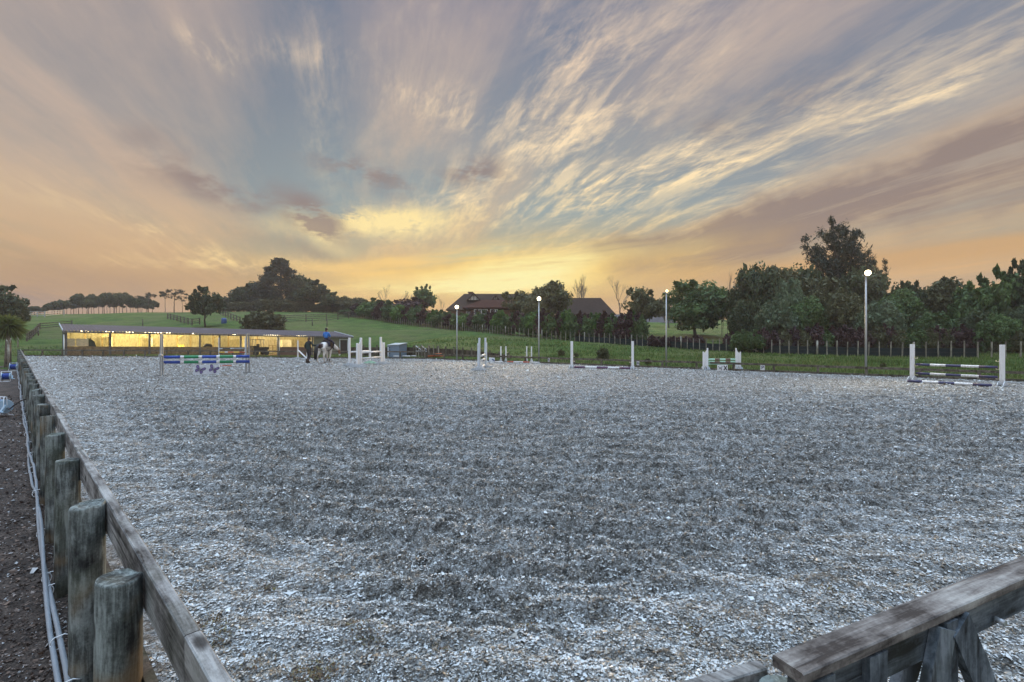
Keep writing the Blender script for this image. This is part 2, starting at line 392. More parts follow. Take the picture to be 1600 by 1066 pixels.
def wood_fn(light, dark, stain, along='z', green=0.0, warm=None):
    def fn(t, b):
        c = t.coord(); oi = t.n.new('ShaderNodeObjectInfo'); r = E(t.t, oi.outputs['Random'])
        c = t.vadd(c, t.comb(r * 37.0, r * 11.0, r * 5.0))
        if not isinstance(along, str):
            x_, y_, z_ = t.sep(c); ca, sa = math.cos(along), math.sin(along); c = t.comb(x_ * ca + y_ * sa, y_ * ca - x_ * sa, z_)
        k = {'z': (1, 1, 0.09), 'x': (0.09, 1, 1), 'y': (1, 0.09, 1), 'd': (1, 1, 1)}.get(along, (0.07, 1, 1))
        g = t.noise(t.scale(c, k), 34, 6, 0.65, 0.6); big = t.noise(t.scale(c, tuple(0.5 + 0.5 * q for q in k)), 4.5, 5, 0.6); sp = t.noise(c, 60, 3, 0.7)
        crack = t.noise(t.scale(c, tuple(q * (1 if q == 1 else .5) for q in k)), 16, 3, 0.5).smooth(0.60, 0.66)
        f = ((g - 0.5) * 1.2 + (big - 0.5) * 1.9 + (sp - 0.5) * 0.4 + 0.52).clamp()
        cc = t.ramp(f, [(0.12, stain), (0.42, dark), (0.8, light)])
        cc = t.mix(crack * 0.6, cc, tuple(q * 0.4 for q in stain))
        kn = t.voro(t.scale(c, tuple(0.35 + 0.65 * q for q in k)), 5.5); cc = t.mix(kn.smooth(0.20, 0.08) * 0.85, cc, tuple(q * 0.6 for q in stain))
        if green: cc = t.mix(t.noise(c, 3.1, 4).smooth(0.48, 0.62) * green, cc, (0.06, 0.075, 0.04))
        if warm: cc = t.mix(t.noise(c, 2.2, 3).smooth(0.5, 0.7) * 0.5, cc, warm)
        setc(t, b, cc); add_bump(t, b, g * 0.6 + sp * 0.2 - crack * 0.8, 0.6, 0.006); b.inputs['Roughness'].default_value = 0.85
        b.inputs['Specular IOR Level'].default_value = 0.25
    return fn
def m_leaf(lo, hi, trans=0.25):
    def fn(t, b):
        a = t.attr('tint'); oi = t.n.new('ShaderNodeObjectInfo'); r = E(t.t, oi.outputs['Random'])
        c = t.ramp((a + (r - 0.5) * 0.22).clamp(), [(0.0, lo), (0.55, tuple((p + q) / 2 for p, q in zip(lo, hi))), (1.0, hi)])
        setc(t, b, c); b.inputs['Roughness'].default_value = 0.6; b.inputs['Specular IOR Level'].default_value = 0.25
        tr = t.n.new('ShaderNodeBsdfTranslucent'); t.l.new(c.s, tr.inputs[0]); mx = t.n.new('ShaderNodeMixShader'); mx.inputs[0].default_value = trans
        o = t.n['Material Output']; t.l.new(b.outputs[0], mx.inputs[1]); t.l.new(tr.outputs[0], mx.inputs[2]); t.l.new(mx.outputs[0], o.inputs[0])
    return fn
def emit(name, color, strength):
    m = bpy.data.materials.new(name); m.use_nodes = True; b = m.node_tree.nodes['Principled BSDF']
    b.inputs['Base Color'].default_value = (*color, 1); b.inputs['Emission Color'].default_value = (*color, 1); b.inputs['Emission Strength'].default_value = strength
    return m
M_ARENA = mat('footing', m_arena); M_FLAKE = mat('footing_flakes', m_flake); M_MULCH = mat('mulch', m_mulch); M_MFLAKE = mat('mulch_bark', m_mulchflake)
M_GRASS = mat('grass', m_grass); M_BLADE = mat('grass_blades', m_blade)
M_POST = mat('weathered_post', wood_fn((0.27, 0.30, 0.285), (0.075, 0.083, 0.077), (0.010, 0.010, 0.010), 'z', 0.28, (0.24, 0.16, 0.075)))
M_RAIL = mat('weathered_rail', wood_fn((0.36, 0.36, 0.35), (0.15, 0.145, 0.14), (0.025, 0.023, 0.022), math.atan2(1, -1.034), 0.15))
M_GATE = mat('gate_timber', wood_fn((0.36, 0.35, 0.325), (0.16, 0.145, 0.135), (0.04, 0.034, 0.032), math.atan2(0.597, 1.318), 0.0))
M_GRAIL = mat('gate_rail_timber', wood_fn((0.17, 0.20, 0.225), (0.065, 0.08, 0.095), (0.018, 0.02, 0.022), math.atan2(0.597, 1.318), 0.1))
M_BRACE = mat('brace_timber', wood_fn((0.19, 0.22, 0.25), (0.07, 0.085, 0.10), (0.015, 0.017, 0.02), 'z', 0.15))
M_FARW = mat('old_timber', wood_fn((0.20, 0.175, 0.14), (0.10, 0.085, 0.065), (0.04, 0.033, 0.026), 'd', 0.25))
M_BATTEN = mat('pale_batten', wood_fn((0.36, 0.34, 0.28), (0.22, 0.20, 0.16), (0.11, 0.10, 0.08), 'z', 0.1))
M_DARKW = mat('retaining_timber', wood_fn((0.13, 0.10, 0.075), (0.065, 0.05, 0.038), (0.02, 0.016, 0.012), 'z', 0.3))
def worn(base, mud):
    def fn(t, b):
        c = t.coord(); x, y, z = t.sep(c); n = t.noise(c, 5, 5, 0.65); n2 = t.noise(c, 24, 4, 0.7); st = t.noise(t.scale(c, (1, 1, 0.12)), 18, 4, 0.6)
        cc = t.mix(((n - 0.45) * 1.8).clamp() * 0.4, base, tuple(q * 0.72 for q in base)); cc = t.mix(st.smooth(0.56, 0.70) * 0.35, cc, (0.38, 0.36, 0.32))
        cc = t.mix((n2 + n * 0.3).smooth(0.78, 0.86) * 0.55, cc, (0.24, 0.21, 0.17)); cc = t.mix((z.smooth(0.34, 0.0) * (n2.smooth(0.42, 0.6)) * mud).clamp(), cc, (0.20, 0.18, 0.15)); setc(t, b, cc); b.inputs['Roughness'].default_value = 0.55
    return fn
M_WHITE = mat('white_paint', worn((0.80, 0.81, 0.82), 0.55)); M_WHITEB = mat('worn_white_paint', worn((0.60, 0.66, 0.72), 0.7))
M_GALV = mat('galvanised_steel', color=(0.42, 0.44, 0.45), rough=0.5, metal=0.6, var=0.12)
M_NAVY = mat('navy_paint', color=(0.035, 0.035, 0.10), rough=0.45, var=0.15); M_PURP = mat('plum_paint', color=(0.10, 0.04, 0.10), rough=0.45)
M_BLUE = mat('blue_paint', color=(0.01, 0.055, 0.32), rough=0.4); M_GREEN = mat('green_paint', color=(0.01, 0.22, 0.085), rough=0.4)
M_MINT = mat('mint_paint', color=(0.45, 0.72, 0.55), rough=0.5); M_RED = mat('red_paint', color=(0.42, 0.07, 0.03), rough=0.5); M_ORANGE = mat('orange_paint', color=(0.62, 0.16, 0.05), rough=0.5)
M_YELLOW = mat('yellow_paint', color=(0.75, 0.5, 0.08), rough=0.5); M_CREAM = mat('cream_paint', color=(0.75, 0.68, 0.50), rough=0.5)
M_BLACK = mat('black_plastic', color=(0.02, 0.02, 0.022), rough=0.4); M_RUBBER = mat('tyre_rubber', color=(0.025, 0.025, 0.025), rough=0.8)
M_PIPE = mat('grey_conduit', color=(0.26, 0.285, 0.31), rough=0.45, var=0.08); M_TIE = mat('white_cable_tie', color=(0.75, 0.78, 0.8), rough=0.4, var=0.03)
M_PALEB = mat('pale_blue_plastic', color=(0.42, 0.58, 0.70), rough=0.45, var=0.06)
M_BROWNP = mat('brown_paint', color=(0.16, 0.09, 0.07), rough=0.5)

# ------------------------------------------------------------------ the arena outline
def fence_x(Y): return 0.742 - 1.034 * Y            # centre line of the long fence beside the camera
A_CORNER = Vector((0.35, 0.38, 0)); TK0 = Vector((-0.62, 1.24, 0)); A_FARLEFT = Vector((fence_x(44.6) + 0.02, 44.6, 0)); A_MID = G(610, 560.3); A_RIGHT = Vector((27.6, 14.97, 0))
r1 = G(690, 561.8); r2 = G(1595, 596.3)
A_RIGHT = r2 + (r2 - r1) * 0.26; A_MID = r1 + (r1 - r2) * 0.055
ARENA = [A_CORNER, A_RIGHT, A_MID, A_FARLEFT]
def seg_dist(x, y, a, b):
    dx, dy = b.x - a.x, b.y - a.y; L2 = dx * dx + dy * dy
    tt = np.clip(((x - a.x) * dx + (y - a.y) * dy) / L2, 0, 1)
    return np.hypot(x - a.x - tt * dx, y - a.y - tt * dy)
def side(x, y, a, b): return (b.x - a.x) * (y - a.y) - (b.y - a.y) * (x - a.x)
def arena_sd(x, y):
    """positive inside the arena"""
    d = None; ins = np.ones_like(x, dtype=bool)
    for i in range(4):
        a, b = ARENA[i], ARENA[(i + 1) % 4]
        s_ = seg_dist(x, y, a, b); d = s_ if d is None else np.minimum(d, s_); ins &= side(x, y, a, b) > 0
    return np.where(ins, d, -d)
# ------------------------------------------------------------------ terrain: heights read off at known points, smoothly joined
CP = []
def cp(px, py, Y): p = W(px, py, Y); CP.append((p.x, p.y, p.z))
for i in range(4):   # just outside the arena edge
    a, b = ARENA[i], ARENA[(i + 1) % 4]
    for k in range(9):
        q = a.lerp(b, (k + 0.5) / 9); n = Vector((b.y - a.y, -(b.x - a.x), 0)).normalized()
        zz = {0: -0.15, 1: -0.02, 2: -0.10, 3: -0.82}[i]
        CP.append((q.x + n.x * 0.8, q.y + n.y * 0.8, zz))
        if i == 3: CP.append((q.x + n.x * 4, q.y + n.y * 4, -0.82))
for X, Y in ((-8, -2), (-15, 3), (0, -8), (-30, 10), (-40, 22), (-60, 30)): CP.append((X, Y, -0.85))
for X, Y in ((12, 0), (25, 5), (40, 12)): CP.append((X, Y, 0.0))
for X, Y, z in ((-42.5, 46, -0.15), (-22.3, 66.7, -0.78), (-46, 49.6, -0.12), (-25.9, 70.3, -0.7), (-33, 56, -0.45), (-36, 60, -0.3), (-18, 60, -0.45), (-12, 50, -0.3)): CP.append((X, Y, z))
for px, py, Y in ((1640, 561, 30), (1590, 561, 32), (1400, 559, 36.5), (1215, 553, 41.6), (1100, 548, 47), (1000, 540.5, 53), (875, 533.6, 60), (800, 525.5, 64), (708, 514.6, 78), (615, 505.7, 95), (538, 493.5, 112),
                  (1150, 580, 25.8), (1400, 572, 27.5), (1000, 562, 35), (860, 552, 42), (760, 545, 46), (700, 538, 50), (640, 536, 53), (700, 526, 62), (600, 527, 72), (600, 515, 86),
                  (1070, 525, 70), (1000, 523, 72), (1080, 512, 92), (1000, 508, 100), (1500, 540, 50), (1300, 540, 52), (1700, 540, 50), (1400, 530, 80), (1650, 525, 90),
                  (800, 500, 95), (900, 498, 95), (950, 495, 130), (1100, 500, 140),
                  (40, 497, 118), (100, 492, 122), (200, 489, 125), (300, 487.5, 125), (400, 487, 125), (480, 488, 122), (-60, 500, 110),
                  (60, 527, 74), (60, 545, 60), (20, 553, 54), (100, 510, 92), (250, 508, 90), (400, 505, 92), (500, 508, 88), (560, 512, 84), (450, 520, 79), (330, 512, 82), (-50, 540, 60),
                  (200, 490, 160), (60, 492, 170), (350, 490, 165), (500, 490, 170), (700, 492, 160), (0, 490, 240), (300, 488, 240), (800, 495, 230), (1200, 500, 230), (1700, 505, 200)):
    cp(px, py, Y)
CP = np.array(CP); _D = np.hypot(CP[:, None, 0] - CP[None, :, 0], CP[:, None, 1] - CP[None, :, 1])
_n = len(CP); _A = np.zeros((_n + 3, _n + 3)); _A[:_n, :_n] = -_D + np.eye(_n) * 0.8; _A[:_n, _n] = 1; _A[:_n, _n + 1:] = CP[:, :2]; _A[_n:, :_n] = _A[:_n, _n:].T
_w = np.linalg.solve(_A, np.concatenate([CP[:, 2], np.zeros(3)]))
def terr(x, y):
    x = np.atleast_1d(np.asarray(x, float)); y = np.atleast_1d(np.asarray(y, float)); out = np.zeros(x.shape)
    xf, yf = x.ravel(), y.ravel(); o = np.zeros(xf.shape)
    for i in range(0, len(xf), 20000):
        D = -np.hypot(xf[i:i + 20000, None] - CP[None, :, 0], yf[i:i + 20000, None] - CP[None, :, 1])
        o[i:i + 20000] = D @ _w[:_n] + _w[_n] + _w[_n + 1] * xf[i:i + 20000] + _w[_n + 2] * yf[i:i + 20000]
    far = np.clip((np.hypot(xf, yf) - 240) / 300, 0, 1)
    o = o * (1 - far) + np.minimum(o, 6.0) * far * 0 + 4.0 * far
    sd = arena_sd(xf, yf)
    o = np.where(sd > -0.4, np.minimum(o, -0.02) - np.clip(sd + 0.4, 0, 0.6) * 1.2, o)
    left = side(xf, yf, A_FARLEFT, A_CORNER) < 0
    return o.reshape(x.shape)
def tz(x, y): return float(terr(x, y)[0])
def grid_axis(lo, hi, nlo, nhi, fine, grow=1.12):
    a = list(np.arange(nlo, nhi, fine)); s = fine; v = a[-1]
    while v < hi: s *= grow; v += s; a.append(v)
    s = fine; v = a[0]; pre = []
    while v > lo: s *= grow; v -= s; pre.append(v)
    return np.array(pre[::-1] + a)
gx = grid_axis(-440, 440, -58, 48, 0.45); gy = grid_axis(-120, 440, -3, 78, 0.45)
XX, YY = np.meshgrid(gx, gy); ZZ = terr(XX, YY)
rough = np.clip((-arena_sd(XX, YY) - 1.0) / 3, 0, 1)
ZZ = ZZ + rough * ((fbm(XX * 0.5, YY * 0.5, 5) - 0.5) * 0.28 + (fbm(XX * 0.09, YY * 0.09, 8) - 0.5) * 0.5 * (YY > 60))
idx = np.arange(XX.size).reshape(XX.shape)
fc = np.stack([idx[:-1, :-1], idx[:-1, 1:], idx[1:, 1:], idx[1:, :-1]], -1).ravel()
tag(link_mesh('ground', np_mesh('ground', np.stack([XX, YY, ZZ], -1).reshape(-1, 3), fc, 4, smooth=True), M_GRASS), 'green grassy ground and hillside around the arena', 'ground', kind='structure')

# ------------------------------------------------------------------ arena footing: displaced sheet, finer near the photographer's corner
def track_mask(x, y):
    d1 = seg_dist(x, y, A_FARLEFT, A_CORNER); d2 = seg_dist(x, y, TK0, A_RIGHT)
    n = (fbm(x * 0.7, y * 0.7, 31, 3) - 0.5) * 1.1
    return np.clip(1 - (np.minimum(d1 + 0.15, d2) + n - 1.0) / 1.0, 0, 1)
def harrow(x, y):
    return (np.sin((x * 0.12 + y * 0.99) * 2 * math.pi / 0.36 + (fbm(x * 0.8, y * 0.8, 9, 3) - 0.5) * 14) * 0.5 + np.sin((x * 0.3 + y * 0.95) * 2 * math.pi / 0.83 + (fbm(x * 0.5, y * 0.5, 19, 2) - 0.5) * 12) * 0.5)
def arena_h(x, y):
    tr = track_mask(x, y); amp = 1 - 0.72 * tr
    a = ((1 - np.abs(2 * fbm(x * 8, y * 10, 3, 4, 0.6) - 1)) ** 2 - 0.7) * 0.085 + (fbm(x * 21, y * 21, 23, 3, 0.6) - 0.5) * 0.05
    rows = harrow(x, y) * 0.065
    b = (fbm(x * 2.4, y * 2.4, 6, 3) - 0.5) * 0.085
    q = np.clip(1 - (y - 12) / 8, 0.3, 1)
    return ((a + rows) * amp + b * (0.4 + 0.6 * amp)) * q - 0.01 - 0.008 * (1 - q)
na, nr = 760, 900
ang = np.linspace(R(-66), R(72), na); rad = 1.0 * np.exp(np.linspace(0, math.log(66 / 1.0), nr))
AA, RR = np.meshgrid(ang, rad); ax = RR * np.sin(AA); ay = RR * np.cos(AA); az_ = arena_h(ax, ay)
az_ += (vnoise(ax / RR * 420, np.log(RR) * 300, 4) - 0.5) * 0.012
sd = arena_sd(ax, ay); keep = sd > -0.06
idx = np.arange(ax.size).reshape(ax.shape); fc = np.stack([idx[:-1, :-1], idx[1:, :-1], idx[1:, 1:], idx[:-1, 1:]], -1)
kf = keep[:-1, :-1] & keep[1:, 1:] & keep[:-1, 1:] & keep[1:, :-1]
az_ = np.where(sd < 0.25, az_ * np.clip(sd / 0.25, 0, 1), az_)
tag(link_mesh('arena_surface', np_mesh('arena_surface', np.stack([ax, ay, az_], -1).reshape(-1, 3), fc[kf].ravel(), 4, {'track': track_mask(ax, ay).ravel()}), M_ARENA),
    'grey shredded footing covering the riding arena', 'arena surface', kind='structure')
def flakes(name, n, sampler, height, size_fn, tilt_fn, tint_fn, material, label, cat, lift=0.006):
    x, y = sampler(n); n = len(x); z = height(x, y)
    s = size_fn(x, y) * rng.lognormal(0, 0.35, n); th = rng.uniform(0, 2 * math.pi, n); tl = tilt_fn(x, y); ph = rng.uniform(0, 2 * math.pi, n)
    asp = rng.uniform(0.25, 0.9, n)
    if name == 'footing_flakes':
        fib = rng.uniform(0, 1, n) > 0.35 + 0.55 * track_mask(x, y); asp = np.where(fib, rng.uniform(0.06, 0.2, n), asp); s = np.where(fib, s * 1.35, s)
    u = np.stack([np.cos(th), np.sin(th), np.zeros(n)], 1); v = np.stack([-np.sin(th), np.cos(th), np.zeros(n)], 1)
    nx = np.stack([np.cos(ph) * np.sin(tl), np.sin(ph) * np.sin(tl), np.cos(tl)], 1)
    u = u - nx * (u * nx).sum(1, keepdims=True); u /= np.linalg.norm(u, axis=1, keepdims=True); v = np.cross(nx, u)
    c = np.stack([x, y, z + lift + s * 0.3 * np.sin(tl)], 1)
    bend = rng.uniform(-0.25, 0.35, n)[:, None] * s[:, None] * nx
    a = (s * 0.5)[:, None] * u; b = (s * 0.5 * asp)[:, None] * v; j = rng.uniform(0.5, 1.15, (n, 4, 1))
    V = np.stack([c - a * j[:, 0] - b * 0.5 - bend, c + b * j[:, 1] * 1.0 - a * 0.2, c + a * j[:, 2] + b * 0.4 - bend, c - b * j[:, 3] + a * 0.25], 1)
    tint = np.repeat(tint_fn(x, y, n), 4)
    return tag(link_mesh(name, np_mesh(name, V.reshape(-1, 3), np.arange(n * 4), 4, {'tint': tint}), material), label, cat, kind='stuff')
def samp_arena(n):
    r = 1.2 * np.exp(rng.uniform(0, 1, n) ** 0.78 * math.log(64 / 1.2)); a = rng.uniform(R(-50), R(52), n)
    x, y = r * np.sin(a), r * np.cos(a); k = arena_sd(x, y) > 0.02; return x[k], y[k]
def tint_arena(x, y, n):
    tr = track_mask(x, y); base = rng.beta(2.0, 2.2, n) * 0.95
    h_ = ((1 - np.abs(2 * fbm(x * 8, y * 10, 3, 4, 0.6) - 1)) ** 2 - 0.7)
    lo = (fbm(x * 7, y * 12, 77, 4, .6) - 0.5) * 1.1 + h_ * 0.5 * (1 - 0.5 * tr) + harrow(x, y) * 0.13 * (1 - 0.8 * tr)  # relief shading painted into the tint: ridge tops paler, hollows and furrows darker
    t_ = base + lo + (tr - 0.4) * 0.08 + 0.125 + np.clip(np.hypot(x, y) - 6, 0, 22) * 0.0035  # last term paints far flakes paler, the brightening of grazing light
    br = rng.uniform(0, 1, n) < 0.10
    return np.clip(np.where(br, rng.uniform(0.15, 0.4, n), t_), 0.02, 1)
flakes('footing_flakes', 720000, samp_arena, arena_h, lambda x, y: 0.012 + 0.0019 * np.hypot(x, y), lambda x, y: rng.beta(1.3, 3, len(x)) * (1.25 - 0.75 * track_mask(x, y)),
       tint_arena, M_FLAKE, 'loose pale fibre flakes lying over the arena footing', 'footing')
# strands: thin fibres sticking out of the rougher footing
# ------------------------------------------------------------------ mulch path outside the long fence
OFF = Vector((-0.695, -0.719, 0))
mx_ = np.linspace(0, 9.5, 70); my_ = np.concatenate([np.linspace(-3, 12, 260), np.linspace(12.1, 53, 260)])
MU, MV = np.meshgrid(mx_, my_)
mX = fence_x(MV) + 0.10 - MU * 0.85; mY = MV - MU * 0.45
mZ = -0.80 + (fbm(mX * 7, mY * 7, 12, 4, 0.6) - 0.5) * 0.07 + (fbm(mX * 1.1, mY * 1.1, 15, 2) - 0.5) * 0.08 + 0.05
def mulch_h(x, y): return -0.75 + (fbm(x * 7, y * 7, 12, 4, 0.6) - 0.5) * 0.07 + (fbm(x * 1.1, y * 1.1, 15, 2) - 0.5) * 0.08
mZ = mulch_h(mX, mY); mZ[:, -1] -= 0.2; mZ[-1, :] -= 0.2
idx = np.arange(mX.size).reshape(mX.shape); fc = np.stack([idx[:-1, :-1], idx[1:, :-1], idx[1:, 1:], idx[:-1, 1:]], -1).ravel()
tag(link_mesh('mulch_path', np_mesh('mulch_path', np.stack([mX, mY, mZ], -1).reshape(-1, 3), fc, 4), M_MULCH), 'dark bark mulch path beside the long fence', 'path', kind='structure')
def samp_mulch(n):
    r = 1.5 * np.exp(rng.uniform(0, 1, n) * math.log(30 / 1.5)); a = rng.uniform(R(-54), R(-30), n); x, y = r * np.sin(a), r * np.cos(a)
    k = x < fence_x(y) - 0.02; return x[k], y[k]
flakes('mulch_bark', 70000, samp_mulch, mulch_h, lambda x, y: 0.018 + 0.002 * np.hypot(x, y), lambda x, y: rng.beta(1.3, 2.4, len(x)) * 1.2,
       lambda x, y, n: np.clip(rng.beta(1.6, 2.6, n) + (rng.uniform(0, 1, n) < 0.14) * 0.55, 0, 1), M_MFLAKE, 'loose bark chips scattered over the mulch path', 'mulch')
# fallen leaves and weed tufts in the near corner of the footing
def m_litter(t, b):
    a = t.attr('tint'); setc(t, b, t.ramp(a, [(0, (0.05, 0.03, 0.02)), (0.5, (0.13, 0.075, 0.035)), (1, (0.17, 0.16, 0.06))]))
M_LIT = mat('leaf_litter', m_litter)
spots = [G(x, y) for x, y in ((325, 975), (335, 968), (350, 985), (345, 1000), (485, 1050), (470, 1058), (500, 1045), (395, 1033), (545, 905), (548, 985), (575, 975), (585, 1000), (810, 980), (820, 972), (740, 905), (415, 915), (1290, 915), (565, 1000), (690, 1015), (1000, 930), (510, 1040), (495, 1057), (1300, 925), (1085, 985))]
sx = np.concatenate([rng.normal(p.x, 0.05, 90) for p in spots]); sy = np.concatenate([rng.normal(p.y, 0.035, 90) for p in spots])
flakes('leaf_litter', 0, lambda n: (sx, sy), arena_h, lambda x, y: np.full(len(x), 0.013), lambda x, y: rng.uniform(0, 0.9, len(x)), lambda x, y, n: rng.uniform(0, 1, n), M_LIT,
       'small brown leaf and weed patches lying on the near footing', 'leaf litter', lift=0.012)
# ------------------------------------------------------------------ grass blades on the bank behind the arena
def samp_bank(n):
    Y = rng.uniform(18, 62, n); X = rng.uniform(-1.15, 1.15, n) * Y; sd_ = arena_sd(X, Y)
    k = (sd_ < -0.3) & ~((X < fence_x(Y) + 0.3) & (Y < 50)); X, Y = X[k], Y[k]; w = rng.uniform(0, 1, len(X)) < np.clip(30 / Y, 0.25, 1) ** 1.5; return X[w], Y[w]
bx_, by_ = samp_bank(170000); bz_ = terr(bx_, by_); n = len(bx_); hh = rng.uniform(0.05, 0.16, n) * (0.6 + fbm(bx_ * 0.8, by_ * 0.8, 41, 3)); th = rng.uniform(0, 6.28, n); wd = rng.uniform(0.012, 0.03, n) * (by_ / 28)
V = np.stack([np.stack([bx_ - np.cos(th) * wd, by_ - np.sin(th) * wd, bz_ - 0.03], 1), np.stack([bx_ + np.cos(th) * wd, by_ + np.sin(th) * wd, bz_ - 0.03], 1),
              np.stack([bx_ + rng.normal(0, 0.05, n), by_ + rng.normal(0, 0.05, n), bz_ + hh + 0.05], 1)], 1)
tag(link_mesh('grass', np_mesh('grass', V.reshape(-1, 3), np.arange(n * 3), 3, {'tint': np.repeat(np.clip(rng.normal(0.45, 0.25, n) + (fbm(bx_ * 0.3, by_ * 0.3, 44, 3) - 0.5) * 0.8, 0, 1), 3)}), M_BLADE),
    'short rough grass growing on the bank behind the arena', 'grass', kind='stuff')
# ================================================================== VEGETATION
def leaf_cloud(name, clumps, leaf, per, mat_, rs=1, flat=0.0, spike=False, shell=0.5):
    """clumps: (x,y,z,r,tint[,squash]); many leaf-sized quads filling each clump's outer volume"""
    g = np.random.default_rng(rs); P = []; TT = []; DN = []
    for c in clumps:
        k = max(8, int(per * g.uniform(0.7, 1.3))); d = g.normal(0, 1, (k, 3)); d /= np.linalg.norm(d, axis=1, keepdims=True)
        r = c[3] * (shell + (1.12 - shell) * g.uniform(0, 1, (k, 1)) ** 0.6); q = d * r
        q[:, 2] *= (c[5] if len(c) > 5 else 0.75)
        P.append(q + np.array(c[:3])); TT.append(np.clip(c[4] + g.normal(0, 0.13, k), 0, 1)); DN.append(d)
    P = np.concatenate(P); TT = np.concatenate(TT); DN = np.concatenate(DN); n = len(P)
    nr_ = DN * 0.7 + g.normal(0, 0.6, (n, 3)) + np.array([0, 0, 0.25]); nr_ /= np.linalg.norm(nr_, axis=1, keepdims=True)
    u = np.cross(nr_, g.normal(0, 1, (n, 3))); u /= np.linalg.norm(u, axis=1, keepdims=True); v = np.cross(nr_, u)
    s = leaf * g.lognormal(0, 0.35, (n, 1)); a = u * s * 0.62; b = v * s * (0.16 if spike else 0.34)
    V = np.stack([P - a, P + b, P + a, P - b], 1).reshape(-1, 3)
    return np_mesh(name, V, np.arange(n * 4), 4, {'tint': np.repeat(TT, 4)}), mat_
def wood_mesh(name, paths, mat_, n=6):
    m = MB()
    for pts, rs in paths: m.tube(pts, rs, n, caps=False)
    me = bpy.data.meshes.new(name); me.from_pydata(m.v, [], m.f); me.polygons.foreach_set('use_smooth', m.sm); me.update()
    return me
def limb(a, b, r0, r1, k=4, wob=0.06, g=rnd, sag=0.0):
    a, b = Vector(a), Vector(b); L = (b - a).length; pts = []; rs = []
    for i in range(k + 1):
        t_ = i / k; p = a.lerp(b, t_) + Vector((g.uniform(-1, 1), g.uniform(-1, 1), g.uniform(-1, 1))) * wob * L * (0 < i < k) + Vector((0, 0, sag * math.sin(math.pi * t_) * L)); pts.append(p); rs.append(r0 + (r1 - r0) * t_)
    return pts, rs
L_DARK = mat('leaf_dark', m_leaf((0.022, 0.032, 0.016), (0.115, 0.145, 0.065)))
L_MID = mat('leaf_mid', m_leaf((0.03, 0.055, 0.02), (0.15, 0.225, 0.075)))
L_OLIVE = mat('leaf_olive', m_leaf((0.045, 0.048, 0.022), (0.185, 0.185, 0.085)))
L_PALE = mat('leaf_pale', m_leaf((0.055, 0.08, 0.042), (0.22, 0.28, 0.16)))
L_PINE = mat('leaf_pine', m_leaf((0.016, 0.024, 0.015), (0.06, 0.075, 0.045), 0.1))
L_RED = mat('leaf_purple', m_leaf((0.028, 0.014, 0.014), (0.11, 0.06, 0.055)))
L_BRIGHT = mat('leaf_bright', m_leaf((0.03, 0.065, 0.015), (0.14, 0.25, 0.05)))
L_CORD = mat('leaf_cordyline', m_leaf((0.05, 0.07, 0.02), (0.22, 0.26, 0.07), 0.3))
BARK = mat('bark', wood_fn((0.15, 0.13, 0.11), (0.08, 0.068, 0.056), (0.03, 0.025, 0.02), 'z'))
BARKP = mat('pale_bark', wood_fn((0.30, 0.27, 0.23), (0.18, 0.155, 0.13), (0.07, 0.06, 0.05), 'z'))
PROTO = {}
def mk(kind, crown, wood, lmat, bmat):
    PROTO[kind] = (crown, wood, lmat, bmat)
def broad(kind, seed, lmat, bmat=BARK, ncl=95, per=120, leaf=0.075, r=0.17, low=0.22, gap=0.0, top=1.0, trunk=0.25, lobes=None, spread=1.0, sprig=10):
    """crown of a unit tree: height 1, radius 0.5"""
    g = random.Random(seed); cl = []; paths = []
    lobes = lobes or [(0, 0, 0.62, 0.40, 0.36)] + [(0.26 * math.cos(a), 0.26 * math.sin(a), g.uniform(0.42, 0.68), 0.24, 0.24) for a in [g.uniform(0, 6.28) + i * 1.25 for i in range(5)]]
    for i in range(ncl):
        L = g.choice(lobes); a = g.uniform(0, 6.283); ct = g.uniform(-0.75, 1.0); st = math.sqrt(1 - ct * ct); k = g.uniform(0.62, 1.0)
        x, y, z = L[0] + math.cos(a) * st * L[3] * k * spread, L[1] + math.sin(a) * st * L[3] * k * spread, L[2] + ct * L[4] * k
        z = max(low, min(z, top - r * 0.5))
        if g.random() < gap: continue
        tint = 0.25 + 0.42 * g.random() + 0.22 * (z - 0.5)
        cl.append((x, y, z, r * g.uniform(0.5, 1.15), tint))
    for i in range(sprig):      # small sprigs that break the outline
        a = g.uniform(0, 6.283); zz_ = g.uniform(0.5, 1.0); k = g.uniform(0.36, 0.44) * math.sqrt(max(0.03, 1 - ((zz_ - 0.55) / 0.47) ** 2)); L0 = g.uniform(0.03, 0.06)
        for q in range(4): cl.append((math.cos(a) * (k + L0 * q * 0.25), math.sin(a) * (k + L0 * q * 0.25), zz_ * 0.965 + q * L0 * 0.2, r * (0.30 - 0.06 * q), 0.45, 1.1))
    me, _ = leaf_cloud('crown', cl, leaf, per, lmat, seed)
    paths.append(limb((0, 0, -0.03), (g.uniform(-.03, .03), g.uniform(-.03, .03), 0.5), 0.028, 0.014, 5, 0.03, g))
    for c in g.sample(cl, min(16, len(cl))):
        b0 = Vector((0, 0, g.uniform(trunk * 0.8, 0.5))); paths.append(limb(b0, c[:3], 0.011, 0.003, 4, 0.07, g, 0.05))
    mk(kind, me, wood_mesh('trunk', paths, bmat, 5), lmat, bmat)
broad('broad_a', 3, L_DARK, ncl=130, per=130, leaf=0.045)
broad('broad_b', 5, L_MID, ncl=130, per=130, leaf=0.042)
broad('broad_c', 8, L_OLIVE, ncl=120, per=120, leaf=0.045, gap=0.1)
broad('broad_d', 12, L_PALE, ncl=115, per=120, leaf=0.042)
broad('gappy', 21, L_OLIVE, ncl=80, per=75, leaf=0.048, r=0.13, gap=0.1)
broad('gappy_dark', 23, L_DARK, ncl=95, per=80, leaf=0.045, r=0.12)
